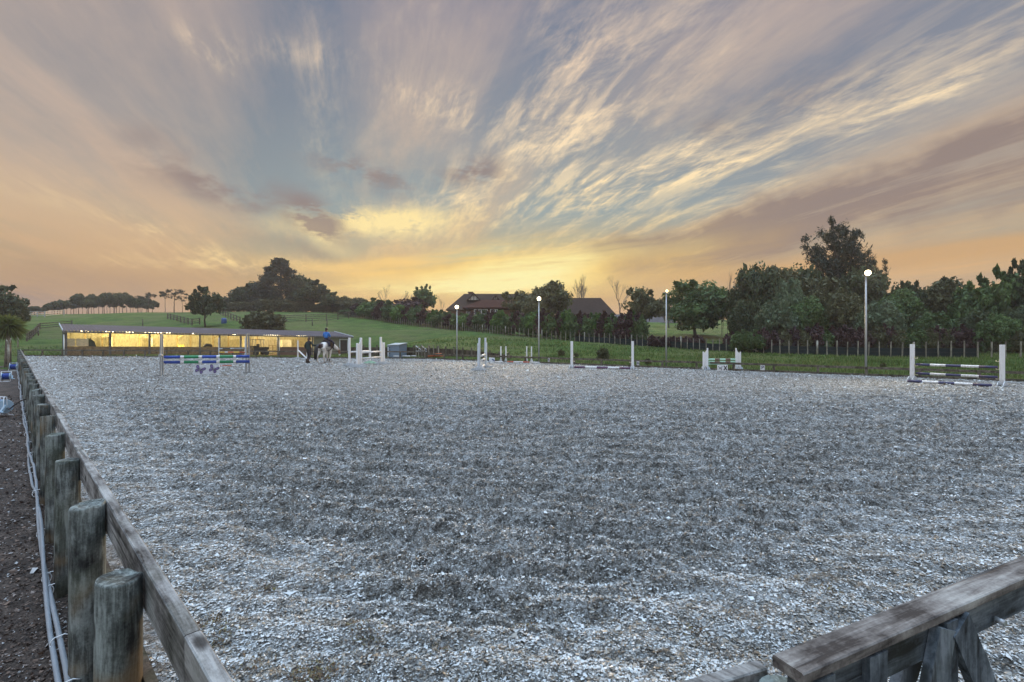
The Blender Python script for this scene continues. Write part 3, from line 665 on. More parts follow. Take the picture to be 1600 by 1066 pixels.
broad('airy', 25, L_MID, BARKP, ncl=75, per=70, leaf=0.045, r=0.11, low=0.3, trunk=0.2)
broad('shrub_green', 31, L_MID, ncl=60, per=110, leaf=0.07, r=0.2, low=0.10, lobes=[(0, 0, 0.48, 0.42, 0.44), (0.2, 0.1, 0.4, 0.3, 0.36), (-0.2, -0.1, 0.4, 0.3, 0.3)], trunk=0.1)
broad('shrub_bright', 32, L_BRIGHT, ncl=60, per=110, leaf=0.07, r=0.2, low=0.10, lobes=[(0, 0, 0.5, 0.42, 0.44), (0.2, 0.1, 0.4, 0.3, 0.36), (-0.2, -0.1, 0.4, 0.3, 0.4)], trunk=0.1)
broad('shrub_red', 33, L_RED, BARKP, ncl=55, per=90, leaf=0.07, r=0.19, low=0.12, gap=0.1, lobes=[(0, 0, 0.46, 0.42, 0.44), (0.22, 0.1, 0.42, 0.3, 0.36)], trunk=0.1)
broad('bush', 36, L_OLIVE, ncl=80, per=120, leaf=0.05, r=0.16, low=0.12, lobes=[(0, 0, 0.42, 0.46, 0.46)], trunk=0.1, sprig=26)
broad('small_top', 41, L_DARK, ncl=46, per=70, leaf=0.085, r=0.15, low=0.48, top=1.0, trunk=0.45, lobes=[(0, 0, 0.80, 0.36, 0.17), (0.16, 0, 0.68, 0.26, 0.16), (-0.18, 0.1, 0.72, 0.26, 0.16)])
broad('broad_wide', 44, L_MID, ncl=150, per=130, leaf=0.036, r=0.13, low=0.14, lobes=[(0, 0, 0.55, 0.42, 0.40), (0.28, 0.05, 0.42, 0.24, 0.28), (-0.26, -0.05, 0.36, 0.26, 0.26), (0.05, -0.28, 0.5, 0.26, 0.3)])
# big pyramid pine: tiers of upturned boughs
def pyramid(kind, seed, lmat):
    g = random.Random(seed); cl = []; paths = [limb((0, 0, -0.03), (0.02, 0, 0.97), 0.03, 0.004, 6, 0.01, g)]
    for i in range(210):
        z = 0.02 + 0.96 * (i / 210) ** 1.1; a = i * 2.4 + g.uniform(-.4, .4); rr = (0.47 * (1 - z) ** 0.8 + 0.03) * (0.86 + 0.16 * math.sin(z * 34 + a * 2) + 0.10 * math.sin(a * 3 + 1))
        k = g.uniform(0.5, 1.12); x, y = math.cos(a) * rr * k, math.sin(a) * rr * k; zt = z + rr * 0.12
        cl.append((x, y, min(zt, 0.985), 0.036 + 0.05 * g.random() * (1.2 - z), 0.25 + 0.5 * g.random()))
        if g.random() < 0.55:
            cl.append((x * 1.09, y * 1.09, min(zt + 0.035, 1.0), 0.022, 0.55))
        if g.random() < 0.35: paths.append(limb((0.01, 0, max(0.03, z - 0.03)), (x, y, zt), 0.008, 0.002, 3, 0.04, g))
    me, _ = leaf_cloud('crown', cl, 0.03, 95, lmat, seed, spike=True, shell=0.2); mk(kind, me, wood_mesh('trunk', paths, BARK, 5), lmat, BARK)
pyramid('pyramid', 51, L_PINE)
def ragged(kind, seed, lmat):      # tall ragged pine with separate spiky shoots
    g = random.Random(seed); cl = []; paths = [limb((0, 0, -0.03), (0.0, 0, 0.80), 0.03, 0.012, 6, 0.02, g)]
    tips = [(-0.40, 0, .80), (-0.34, .1, .88), (-.25, 0, .76), (-.12, -.1, .90), (-.06, 0, 1.0), (.03, .1, .97), (.10, 0, .92), (.18, -.1, .88), (.24, 0, .90), (.27, .1, .82), (-.15, .2, .8), (.12, -.22, .8), (-0.3, -.1, .68), (.2, .1, .72), (0, 0, .8), (0, .2, .66), (-.1, -.2, .66), (.42, 0, .62), (.5, .05, .55), (.34, -.1, .64), (.3, 0, .5), (-.2, 0, .55), (.05, 0, .6), (.2, .2, .5), (-.1, .1, .45), (.45, .1, .42), (.1, -.1, .4)]
    for tx, ty, tz_ in tips:
        base = Vector((tx * 0.15, ty * 0.15, tz_ - 0.22 - abs(tx) * 0.25)); tip = Vector((tx, ty, tz_)); paths.append(limb(base, tip, 0.012, 0.002, 4, 0.04, g, -0.06))
        for k in range(20):
            t_ = g.uniform(0.05, 1.0); p = base.lerp(tip, t_); w = 0.17 * (1.15 - t_)
            cl.append((p.x + g.uniform(-w, w), p.y + g.uniform(-w, w), p.z + g.uniform(-w, w) * 0.7, g.uniform(0.024, 0.055) * (1.6 - t_), 0.2 + 0.5 * g.random(), 0.9))
    me, _ = leaf_cloud('crown', cl, 0.022, 45, lmat, seed, spike=True, shell=0.1); mk(kind, me, wood_mesh('trunk', paths, BARK, 5), lmat, BARK)
ragged('ragged', 57, L_PINE)
def umbrella(kind, seed, lmat, ntr=1, lean=0.2):
    g = random.Random(seed); cl = []; paths = []
    for k in range(ntr):
        bx = (k - (ntr - 1) / 2) * 0.28; p1 = Vector((bx + g.uniform(-.05, .05), g.uniform(-.08, .08), 0.5)); fork = Vector((bx * 0.9 + g.uniform(-.04, .04), 0, 0.62)); p1 = Vector((bx * 0.95, p1.y * 0.4, 0.4))
        paths.append(limb((bx, 0, -0.04), p1, 0.022, 0.016, 4, 0.04, g)); paths.append(limb(p1, fork, 0.016, 0.012, 3, 0.05, g))
        for j in range(9):
            a = g.uniform(0, 6.28); rr = g.uniform(0.12, 0.5); tip = Vector((math.cos(a) * rr, math.sin(a) * rr, 0.96 - rr * 0.42)); paths.append(limb(fork, tip, 0.009, 0.003, 4, 0.07, g, 0.04))
            for q in range(4): cl.append((tip.x + g.uniform(-.1, .1), tip.y + g.uniform(-.1, .1), tip.z + g.uniform(-.09, .03), 0.075 * g.uniform(0.5, 1.2), 0.4, 0.5))
    me, _ = leaf_cloud('crown', cl, 0.035, 60, lmat, seed, spike=True); mk(kind, me, wood_mesh('trunk', paths, BARK, 5), lmat, BARK)
umbrella('umbrella', 61, L_PINE); umbrella('umbrella_spread', 67, L_PINE, 3)
def bare(kind, seed, bmat, stems=1, up=0.75):
    g = random.Random(seed); paths = []
    def grow(p, d, L, r, depth):
        q = p + d * L; paths.append(limb(p, q, r, r * 0.62, 3, 0.05, g))
        if depth == 0: return
        for k in range(3 if depth > 1 else 4):
            nd = (d * up + Vector((g.uniform(-1, 1), g.uniform(-1, 1), g.uniform(-0.1, 0.9))) * 0.55).normalized()
            grow(p.lerp(q, g.uniform(0.5, 1.0)), nd, L * g.uniform(0.55, 0.78), r * 0.55, depth - 1)
    for s_ in range(stems):
        grow(Vector(((s_ - (stems - 1) / 2) * 0.16, g.uniform(-.1, .1), -0.03)), Vector((g.uniform(-.12, .12), g.uniform(-.1, .1), 1)).normalized(), 0.36, 0.020, 5 if stems == 1 else 4)
    hmax = max(p.z for pts, _ in paths for p in pts); me = wood_mesh('trunk', [([p / hmax for p in pts], rs) for pts, rs in paths], bmat, 3); mk(kind, None, me, None, bmat)
bare('bare_one', 71, BARKP); bare('bare_many', 74, BARKP, 3, 1.0); bare('bare_slim', 77, BARKP, 2, 1.3)
_first = {}
def plant(kind, name, x, y, h, rad, label, cat, group=None, rot=None, z=None):
    z = tz(x, y) if z is None else z
    key = (kind, name)
    if key in _first: o = copy_tree(_first[key]); 
    else:
        crown, wood, lmat, bmat = PROTO[kind]; o = bpy.data.objects.new(name, None); COL.objects.link(o)
        if not wood.materials: wood.materials.append(bmat)
        w_ = bpy.data.objects.new('trunk' if crown else 'branches', wood); COL.objects.link(w_); w_.parent = o
        if crown is not None:
            if not crown.materials: crown.materials.append(lmat)
            c_ = bpy.data.objects.new('crown', crown); COL.objects.link(c_); c_.parent = o
        _first[key] = o
    o.location = (x, y, z - 0.02); o.scale = (rad * 2, rad * 2, h); o.rotation_euler = (0, 0, rnd.uniform(0, 6.28) if rot is None else rot)
    if 'group' in o.keys(): del o['group']
    return tag(o, label, cat, group)
def tree_px(kind, name, px, top, hw, Y, label, cat='tree', group=None, rot=None, ybase=None):
    x = (px - CX) / F * Y; z = tz(x, Y); h = H + (HY - top) / F * Y - z; return plant(kind, name, x, Y, h, hw / F * Y, label, cat, group, rot, z)
# --- left horizon
tree_px('gappy_dark', 'broadleaf_tree', 2, 444, 34, 76, 'dark leafy tree cut by the left photo edge behind the cabbage tree', rot=0.3)
tree_px('gappy_dark', 'broadleaf_tree', 30, 470, 12, 80, 'small dark sprig of a tree right of the leafy tree at the left edge')
px = 48
for i in range(40):
    px = 46 + i * 4.9 + rnd.uniform(-2, 2); top = np.interp(px, [46, 75, 105, 120, 150, 200, 240], [481, 474, 467, 465, 463, 464, 470]) + rnd.uniform(-5, 7)
    tree_px('small_top', 'distant_pine', px, top, rnd.uniform(5.5, 11), rnd.uniform(146, 176), 'slim flat-topped pine in the crowded hazy row on the far left skyline', 'pine', 'pines in the hazy row on the left skyline')
tree_px('umbrella', 'umbrella_pine', 178, 455, 12, 158, 'flat-topped pine rising alone above the hazy row of pines', 'pine')
tree_px('umbrella', 'umbrella_pine', 232, 455, 12, 146, 'umbrella-shaped pine above the right end of the hazy pine row', 'pine')
tree_px('umbrella', 'umbrella_pine', 219, 460, 9, 150, 'smaller leaning pine tuft just left of the umbrella-shaped pine at the row end', 'pine')
tree_px('umbrella', 'umbrella_pine', 272, 449, 17, 128, 'tallest broad flat-crowned pine standing apart on the skyline', 'pine', rot=1.0)
tree_px('umbrella', 'umbrella_pine', 258, 455, 10, 131, 'thin crooked pine left of the broad flat-crowned pine', 'pine', rot=2.2)
tree_px('umbrella', 'umbrella_pine', 285, 461, 10, 126, 'low drooping pine right of the broad flat-crowned pine', 'pine', rot=4.0)
tree_px('gappy_dark', 'broadleaf_tree', 321, 447, 25, 84, 'upright leafy tree standing behind the middle of the long shed', rot=1.0)
tree_px('bush', 'round_bush', 413, 485, 31, 78, 'round dark bush just behind the shed roof', 'bush')
tree_px('pyramid', 'big_conifer', 437, 405, 58, 136, 'huge dark pyramid-shaped conifer crowning the hill', 'conifer', rot=0.4)
tree_px('broad_a', 'broadleaf_tree', 400, 441, 34, 138, 'dark shoulder tree merging with the left flank of the huge conifer')
tree_px('broad_a', 'broadleaf_tree', 362, 464, 22, 140, 'low dark tree at the left foot of the huge conifer')
tree_px('broad_a', 'broadleaf_tree', 470, 430, 20, 137, 'dark tree filling the right flank of the huge conifer')
tree_px('gappy_dark', 'broadleaf_tree', 490, 437, 30, 128, 'dark rounded tree directly right of the huge conifer')
tree_px('gappy_dark', 'broadleaf_tree', 519, 456, 18, 124, 'dark open-crowned tree right of the rounded one beside the conifer')
tree_px('gappy', 'broadleaf_tree', 535, 461, 14, 118, 'small thin tree at the hilltop end of the paling fence')
tree_px('broad_a', 'broadleaf_tree', 558, 465, 18, 150, 'low grey tree under the glow left of the bare tree')
for px_ in (350, 366, 381, 397, 413, 429, 446, 462, 478, 494, 510, 525, 540, 556, 572): tree_px('bush', 'hilltop_scrub', px_, 474 + rnd.uniform(-4, 4) - 6 * (380 < px_ < 480), rnd.uniform(11, 14), 126, 'dark scrubby bush closing the foot of the trees on the hilltop', 'bush', 'scrub along the hilltop under the huge conifer')
tree_px('bare_one', 'bare_tree', 603, 443, 14, 118, 'fine-twigged bare tree on the skyline under the sun glow', 'bare tree')
tree_px('bare_slim', 'bare_tree', 635, 452, 16, 120, 'faint low bare tree between the twiggy tree and the lacy tree', 'bare tree')
tree_px('airy', 'lacy_tree', 664, 444, 20, 112, 'lacy tree with see-through crown left of the tiled house', 'tree', rot=0.5)
tree_px('bare_one', 'bare_tree', 690, 462, 8, 104, 'small bare tree at the left wall of the tiled house', 'bare tree')
tree_px('shrub_red', 'round_tree', 640, 466, 30, 108, 'rounded purplish tree behind the hedge left of the lacy tree', 'tree')
tree_px('shrub_green', 'round_tree', 592, 466, 24, 110, 'rounded green tree behind the hedge under the fine-twigged bare tree', 'tree')
# --- hedge of shrubs behind the paling fence
hx = [(1003, 51.5, 13), (985, 53.5, 9)]
kinds = ['shrub_green', 'shrub_red', 'shrub_bright', 'shrub_green', 'shrub_red', 'shrub_green', 'shrub_bright', 'shrub_red']
px = 548; i = 0
while px < 1000:
    Yf = float(np.interp(px, [538, 615, 708, 800, 875, 1000], [112, 95, 78, 64, 60, 53])); top = float(np.interp(px, [545, 570, 610, 650, 700, 730, 780, 830, 880, 930, 965, 1000], [484, 473, 471, 478, 487, 489, 487, 486, 488, 487, 489, 492])) + rnd.uniform(-3, 4)
    k = kinds[i % 8]
    tree_px(k, {'shrub_green': 'green_shrub', 'shrub_red': 'purple_shrub', 'shrub_bright': 'bright_shrub'}[k], px, top, rnd.uniform(13, 17), Yf + 2.2, {'shrub_green': 'mid green shrub in the hedge behind the paling fence', 'shrub_red': 'purplish brown shrub in the hedge behind the paling fence', 'shrub_bright': 'bright green shrub in the hedge behind the paling fence'}[k],
            'shrub', {'shrub_green': 'mid green hedge shrubs', 'shrub_red': 'purplish hedge shrubs', 'shrub_bright': 'bright green hedge shrubs'}[k])
    px += rnd.uniform(11.5, 14); i += 1
# --- centre
tree_px('gappy', 'broadleaf_tree', 806, 452, 28, 82, 'brown-green leafy tree hiding the right end of the tiled roof')
tree_px('broad_c', 'broadleaf_tree', 857, 441, 32, 80, 'domed dark tree behind the second floodlight')
tree_px('broad_c', 'broadleaf_tree', 838, 462, 20, 78, 'lower leafy tree left of the domed tree at the second floodlight')
tree_px('bare_many', 'bare_tree', 908, 425, 22, 100, 'cluster of tall bare trees above the brown roof', 'bare tree')
tree_px('bare_one', 'bare_tree', 965, 427, 24, 92, 'bare forked tree right of the brown roof', 'bare tree')
tree_px('gappy', 'broadleaf_tree', 997, 446, 32, 70, 'open-crowned tree on the lawn between the roofs', rot=0.2)
tree_px('shrub_red', 'purple_tree', 985, 487, 22, 56, 'purple-leaved small tree where the hedge ends', 'tree')
tree_px('gappy', 'broadleaf_tree', 1045, 462, 20, 90, 'pale yellowish tree behind the unlit third floodlight', rot=2)
tree_px('broad_wide', 'broadleaf_tree', 1086, 433, 52, 66, 'wide spreading dark tree on the lawn right of the third floodlight', rot=0.7)
for px_, h_ in ((1022, 0), (1040, 1), (1056, 1.5), (1072, 2), (1090, 0)):
    tree_px('shrub_red', 'clipped_hedge_shrub', px_, 524 + h_, 11, 50.5, 'dark flowering shrub in the clipped hedge under the spreading tree', 'shrub', 'dark clipped hedge under the spreading tree')
tree_px('shrub_red', 'purple_shrub', 1142, 519, 12, 47, 'dark purple shrub left of the dense wood', 'shrub')
tree_px('shrub_red', 'purple_shrub', 1155, 525, 10, 45, 'low purple shrub touching the dense wood', 'shrub')
tree_px('bare_slim', 'bare_tree', 1140, 418, 14, 62, 'slim tall bare tree left of the dense wood', 'bare tree')
tree_px('bare_many', 'bare_tree', 1160, 414, 16, 60, 'tall bare trees rising from the left edge of the wood', 'bare tree')
tree_px('bare_slim', 'bare_tree', 1128, 450, 12, 66, 'thin bare sapling beside the spreading tree', 'bare tree')
# --- the wood on the right
for k, px_, top, hw, Y, lb in (
    ('broad_a', 1180, 414, 34, 55, 'dark green tree forming the left corner of the dense wood'), ('broad_a', 1160, 470, 22, 49, 'low dark tree at the left foot of the wood'),
    ('broad_c', 1215, 418, 36, 56, 'brownish domed tree second from the left of the wood'), ('broad_a', 1252, 416, 34, 57, 'dark domed tree left of the tall ragged pine'),
    ('broad_d', 1232, 436, 24, 47, 'pale grey-green domed tree standing out in the wood'), ('broad_d', 1212, 470, 28, 44.5, 'pale rounded tree low in the front of the wood'),
    ('broad_b', 1262, 466, 30, 46, 'mid green bushy tree at the front centre of the wood'), ('broad_c', 1290, 432, 34, 52, 'olive tree left of the lit floodlight pole'),
    ('broad_a', 1345, 420, 36, 55, 'dark tree behind the brightest floodlight'), ('broad_c', 1322, 458, 30, 45, 'olive bushy tree under the brightest floodlight'),
    ('broad_d', 1372, 470, 30, 42, 'pale green bush tree right of the floodlight pole'), ('broad_b', 1405, 455, 34, 45, 'broad green tree with soft outline right of the floodlight'),
    ('broad_a', 1405, 444, 26, 53, 'dark tree behind the soft-outlined green tree'), ('gappy_dark', 1422, 438, 24, 50, 'dark twiggy-topped tree in the middle of the right wood'),
    ('broad_c', 1465, 436, 36, 50, 'large brown-green tree in the right wood behind the navy jump'), ('gappy_dark', 1500, 452, 26, 49, 'dark tree between the brown-green and the bright trees'),
    ('broad_b', 1462, 490, 26, 41, 'lower green tree behind the navy jump'), ('airy', 1545, 420, 36, 44, 'bright leafy tree with gaps showing sky near the right edge'),
    ('airy', 1520, 432, 28, 46, 'bright green tree left of the gappy tree near the right edge'), ('gappy_dark', 1600, 402, 26, 43, 'tall dark tree cut by the right photo edge'),
    ('broad_b', 1560, 492, 24, 38, 'small bright bush tree at the front near the right edge'), ('broad_a', 1528, 486, 26, 42, 'dark understorey tree behind the right end of the fence'),
    ('broad_a', 1592, 480, 26, 41, 'dark understorey tree at the right photo edge'), ('broad_a', 1435, 488, 26, 43, 'dark understorey tree left of the lower green tree'), ('gappy_dark', 1640, 420, 40, 46, 'dark tree just off the right photo edge')):
    tree_px(k, 'woodland_tree', px_, top, hw, Y, lb)
tree_px('ragged', 'ragged_pine', 1307, 343, 68, 59, 'tallest ragged pine rising above the wood beside the brightest floodlight', 'pine', rot=0.0)
tree_px('ragged', 'ragged_pine', 1352, 392, 40, 60, 'lower ragged pine right of the tallest pine', 'pine', rot=2.6)
px = 1158
while px < 1640:   # understorey shrubs closing the foot of the wood
    Y = 42 - (px - 1158) * 0.014; tree_px(['shrub_green', 'bush', 'shrub_red'][int(px) % 3], 'undergrowth_bush', px, 514 + rnd.uniform(-7, 6), rnd.uniform(13, 18), Y + 1.5, 'dark leafy bush in the undergrowth behind the wire fence', 'bush', 'undergrowth bushes at the foot of the wood'); px += rnd.uniform(13, 19)
for px_, Y, hh in ((877, 39, 0.55), (942, 35, 0.9), (1012, 31, 0.4), (900, 37.5, 0.4), (1380, 26.5, 0.3)):
    p = W(px_, 560, Y); plant('bush', 'rush_tuft', p.x, p.y, hh, hh * 0.5, {877: 'dark weedy tuft on the bank left of the ground-pole jump', 942: 'tall dark weed on the bank behind the ground-pole jump', 1012: 'low weed on the bank beside the letter card', 900: 'small weed at the foot of the bank left of the ground-pole jump', 1380: 'small reddish weed at the bank foot left of the navy jump'}[px_], 'weed')
# --- cabbage tree at the left edge
def cabbage():
    Y = 40; c = W(12, 510, Y); gz = tz(c.x, Y); o = thing('cabbage_tree', 'spiky round-headed cabbage tree with pale trunk at the left photo edge', 'tree', (c.x, Y, gz))
    hz = c.z - gz; m = MB(); m.tube([(0, 0, -0.1), (0.04, 0, hz * 0.5), (0, 0, hz)], [0.24, 0.19, 0.13], 12); m.build('trunk', BARKP, o)
    g = np.random.default_rng(5); n = 900; d = g.normal(0, 1, (n, 3)); d[:, 2] += 0.35; d /= np.linalg.norm(d, axis=1, keepdims=True); L = g.uniform(1.0, 1.5, (n, 1)); s_ = np.cross(d, g.normal(0, 1, (n, 3))); s_ /= np.linalg.norm(s_, axis=1, keepdims=True)
    b = np.array([0, 0, hz]); mid = b + d * L * 0.55; tip = b + d * L - np.array([0, 0, 1]) * L * 0.22; w_ = 0.035
    V = np.stack([b + d * 0.1 - s_ * 0.015, b + d * 0.1 + s_ * 0.015, mid + s_ * w_, tip, mid - s_ * w_], 1).reshape(-1, 3); tt = np.repeat(np.clip(0.35 + d[:, 2] * 0.25 + g.normal(0, 0.15, n), 0, 1), 5)
    link_mesh('crown', np_mesh('crown', V, np.arange(n * 5), 5, {'tint': tt}), L_CORD, o)
cabbage()
# ================================================================== FENCES
def fence_thing(name, label): return thing(name, label, 'fence', (0, 0, 0))
def long_fence():
    s0, s1 = -0.9, 44.6; o = thing('arena_fence', 'long weathered post and rail fence running away along the left side of the arena', 'fence', (fence_x(2.0), 2.0, 0))
    dirv = Vector((-1.034, 1, 0)).normalized(); nrm = Vector((-dirv.y, dirv.x, 0)) * 1.0
    nrm = Vector((-0.695, -0.719, 0))
    ys = []; y = 0.05; 
    for yy in (1.42, 2.60, 3.62, 4.98, 6.27, 7.65, 8.9): ys.append(yy)
    y = 8.9
    while y < 44: y += 1.22; ys.append(y)
    Yb = [-1.2, 2.02, 5.35, 8.6]; 
    while Yb[-1] < 44.6: Yb.append(Yb[-1] + 3.3)
    tops = [0.61 + rnd.uniform(-0.018, 0.018) for _ in Yb]; tops[0] = tops[1] = 0.61; offs = [rnd.uniform(-0.015, 0.015) for _ in Yb]
    for i in range(len(Yb) - 1):
        a, b = Yb[i], min(Yb[i + 1], 44.6); m = MB()
        pa = Vector((fence_x(a) + offs[i], a, tops[i])); pb = Vector((fence_x(b) + offs[i + 1], b, tops[i + 1])); d = (pb - pa).normalized(); pa += d * 0.004; pb -= d * 0.004
        N = 10; ru = random.Random(i)
        for (q0, q1) in [(pa.lerp(pb, k / N), pa.lerp(pb, (k + 1) / N)) for k in range(N)]: pass
        m.bar(pa - Vector((0, 0, 0.115)), pb - Vector((0, 0, 0.115)), 0.062, 0.23, bevel=0.006)
        m.build('rail', M_RAIL, o, world=True)
        m = MB(); m.bar(Vector((fence_x(a) - 0.012, a, -0.36)) + d * 0.004, Vector((fence_x(b) - 0.012, b, -0.36)) - d * 0.004, 0.05, 0.80); m.build('retaining_board', M_DARKW, o, world=True)
    for i, yy in enumerate(ys):
        r_ = 0.098 if yy < 7 else 0.092; r_ *= rnd.uniform(0.95, 1.06); c = Vector((fence_x(yy), yy, 0)) + nrm * (0.036 + r_)
        top = 0.612 + rnd.uniform(-0.02, 0.012); m = MB(); g = random.Random(i * 3)
        pts = [(c.x, c.y, -1.0), (c.x, c.y, -0.5), (c.x, c.y, 0.1), (c.x, c.y, top - 0.012), (c.x, c.y, top)]
        m.tube(pts, [r_ * 1.03, r_ * 1.01, r_, r_ * 0.985, r_ * 0.95], 24 if yy < 12 else 10)
        if yy < 12:      # hewn, slightly crooked posts with sloping, nicked tops
            tx, ty, ln = g.uniform(-.14, .14), g.uniform(-.14, .14), g.uniform(-.02, .02)
            for q, v in enumerate(m.v):
                k = q % 24; w_ = 1 + 0.035 * math.sin(k * 0.8 + i * 2) + 0.02 * math.sin(k * 2.1 + i); dx, dy = v[0] - c.x, v[1] - c.y; z = v[2]
                if z > top - 0.05: z += dx * tx + dy * ty - (0.018 if (k + i * 5) % 24 in (3, 4, 5) else 0.0)
                m.v[q] = (c.x + dx * w_ + ln * (z + 1) * 0.5 * -0.695, c.y + dy * w_ + ln * (z + 1) * 0.5 * -0.719, z)
        p = m.build('post', M_POST, o, world=True)
        if yy < 9:
            b0 = Vector((fence_x(yy), yy, 0.50)); m = MB(); m.tube([b0 + Vector((0.695, 0.719, 0)) * 0.028, b0 + Vector((0.695, 0.719, 0)) * 0.042], 0.014, 8); m.build('bolt', M_GALV, o, world=True)
    return ys
ys = long_fence()
def conduit():
    nrm = Vector((-0.695, -0.719, 0)); o = thing('conduit', 'pair of grey plastic pipes tied along the outer foot of the long fence', 'pipe', (fence_x(2.0) - 0.3, 2.0, -0.6))
    for j in range(2):
        pts = []; g = random.Random(5 + j)
        for k in range(170):
            y = 1.2 + k * 0.255; base = Vector((fence_x(y), y, 0)) + nrm * (0.262 + 0.02 * math.sin(y * 1.3 + j * 2) + j * 0.012)
            tie = abs(((y - 0.4) / 1.3) % 1 - 0.5) * 2
            pts.append(base + Vector((0, 0, -0.585 + 0.05 * math.sin(y * 0.9 + j * 1.9) + (0.04 * g.uniform(-1, 1) if y > 7 else 0.01 * g.uniform(-1, 1)) - j * 0.05 * (0.3 + tie))))
        m = MB(); m.tube(pts, 0.019, 10); m.build('pipe', M_PIPE, o, world=True)
    for y in (2.36, 2.72, 3.55, 4.1, 4.95, 5.2, 6.27, 7.65, 8.9, 10.1, 11.3, 12.5, 13.8, 15.0, 16.2, 17.5, 18.7, 20):
        c = Vector((fence_x(y), y, 0)) + nrm * 0.268 + Vector((0, 0, -0.61 + 0.05 * math.sin(y * 0.9))); m = MB(); d = Vector((-0.719, 0.695, 0))
        ring = [c + (nrm * math.cos(a) * 0.037 + Vector((0, 0, 1)) * math.sin(a) * 0.052) for a in [k * math.pi / 7 for k in range(15)]]; m.tube(ring, 0.005, 5)
        m.tube([c + Vector((0, 0, 0.05)), c + Vector((0, 0, 0.055)) - nrm * 0.05, c + Vector((0, 0, 0.03)) - nrm * 0.09], 0.005, 5); m.build('tie', M_TIE, o, world=True)
conduit()
def low_fence(name, label, a, b, h, rail_h, n_posts, mat_, kick=True, rails=1, post=0.10, zb=-0.1):
    a = Vector(a); b = Vector(b); o = thing(name, label, 'fence', tuple(a)); d = (b - a).normalized()
    for i in range(n_posts):
        p = a.lerp(b, i / (n_posts - 1)); m = MB(); m.box((p.x, p.y, (h - 0.02 + zb - 0.3) / 2), (post, post, h - 0.02 - zb + 0.3), d.to_track_quat('X', 'Z').to_matrix()); m.build('post', mat_, o, world=True)
    nrm = Vector((d.y, -d.x, 0)) * (post / 2 + 0.023); k = max(1, (n_posts - 1) // 2)
    for i in range(k):
        p, q = a.lerp(b, i / k) - nrm, a.lerp(b, (i + 1) / k) - nrm
        for r_ in range(rails):
            m = MB(); z = h - rail_h / 2 - r_ * 0.3; dz = rnd.uniform(-0.012, 0.012); m.bar(p + d * 0.003 + Vector((0, 0, z + dz)), q - d * 0.003 + Vector((0, 0, z + dz)), 0.045, rail_h); m.build('rail', mat_, o, world=True)
        if kick:
            m = MB(); m.bar(p + d * 0.003 + Vector((0, 0, -0.02)), q - d * 0.003 + Vector((0, 0, -0.02)), 0.045, 0.22); m.build('kickboard', mat_, o, world=True)
    return o
low_fence('arena_fence', 'low dark rail fence across the far left end of the arena before the shed', A_FARLEFT + Vector((0.1, 0.1, 0)), A_MID, 0.60, 0.11, 19, M_FARW)
low_fence('arena_fence', 'low dark rail fence along the far right side of the arena below the bank', A_MID + Vector((0.1, 0.05, 0)), A_RIGHT, 0.42, 0.11, 23, M_FARW)
def paling():
    o = thing('paling_fence', 'long pale batten and wire fence rising from the right edge to the hilltop', 'fence', (0, 64, tz(0, 64)))
    K = [(1720, 29), (1600, 31.8), (1400, 36.5), (1215, 41.6), (1100, 47), (1000, 53), (875, 60), (800, 64), (708, 78), (615, 95), (538, 112)]
    P = [Vector(((p - CX) / F * Y, Y, 0)) for p, Y in K]; pts = []; carry = 0; 
    for a, b in zip(P[:-1], P[1:]):
        L = (b - a).length; t_ = carry
        while t_ < L: pts.append(a.lerp(b, t_ / L)); t_ += 0.68 if a.y < 70 else 0.85
        carry = t_ - L
    zs = terr([p.x for p in pts], [p.y for p in pts]); far = MB(); cnt = 0
    for i, (p, z) in enumerate(zip(pts, zs)):
        thick = i % 9 == 4; w_ = 0.15 if thick else rnd.uniform(0.055, 0.075); h = (1.18 if not thick else 1.22) + rnd.uniform(-0.06, 0.05)
        lean = Vector((rnd.uniform(-.03, .03), rnd.uniform(-.03, .03), 0)); b = Vector((p.x, p.y, z - 0.15)); t_ = Vector((p.x, p.y, z + h)) + lean
        if cnt < 100 and p.y < 92:
            m = MB(); m.bar(b, t_, w_, w_ * 0.8 if not thick else w_, up=Vector((0, 1, 0))) if not thick else m.tube([b, t_], [w_ / 2, w_ / 2 * 0.9], 8); m.build('post' if thick else 'batten', M_BATTEN, o, world=True); cnt += 1
        else: far.bar(b, t_, 0.09, 0.07, up=Vector((0, 1, 0)))
    tag(far.build('far_battens', M_BATTEN, o, world=True), kind='stuff')
    wire = MB()
    for hh in (0.15, 0.4, 0.65, 0.9, 1.12): wire.tube([Vector((p.x, p.y, z + hh)) for p, z in zip(pts[::3], zs[::3])], 0.0035, 3, caps=False)
    wire.build('wire', M_FARW, o, world=True)
    m = MB(); a = W(1163, 540, 43.5); b = W(1184, 549, 42.6); m.bar(a, b, 0.08, 0.08); m.build('stay', M_BATTEN, o, world=True)
    m = MB(); # dark shade netting behind the right hand part
    for a, b in zip(pts[8:60:4], pts[12:64:4]):
        za, zb_ = tz(a.x, a.y), tz(b.x, b.y); off = Vector((0.06, 0.08, 0)); m.poly([a + off + Vector((0, 0, za)), b + off + Vector((0, 0, zb_)), b + off + Vector((0, 0, zb_ + 0.7)), a + off + Vector((0, 0, za + 0.7))], (0.008, 0.01, 0))
    m.build('netting', mat('dark_netting', color=(0.022, 0.032, 0.034), rough=0.9, spec=0.1), o, world=True)
paling()
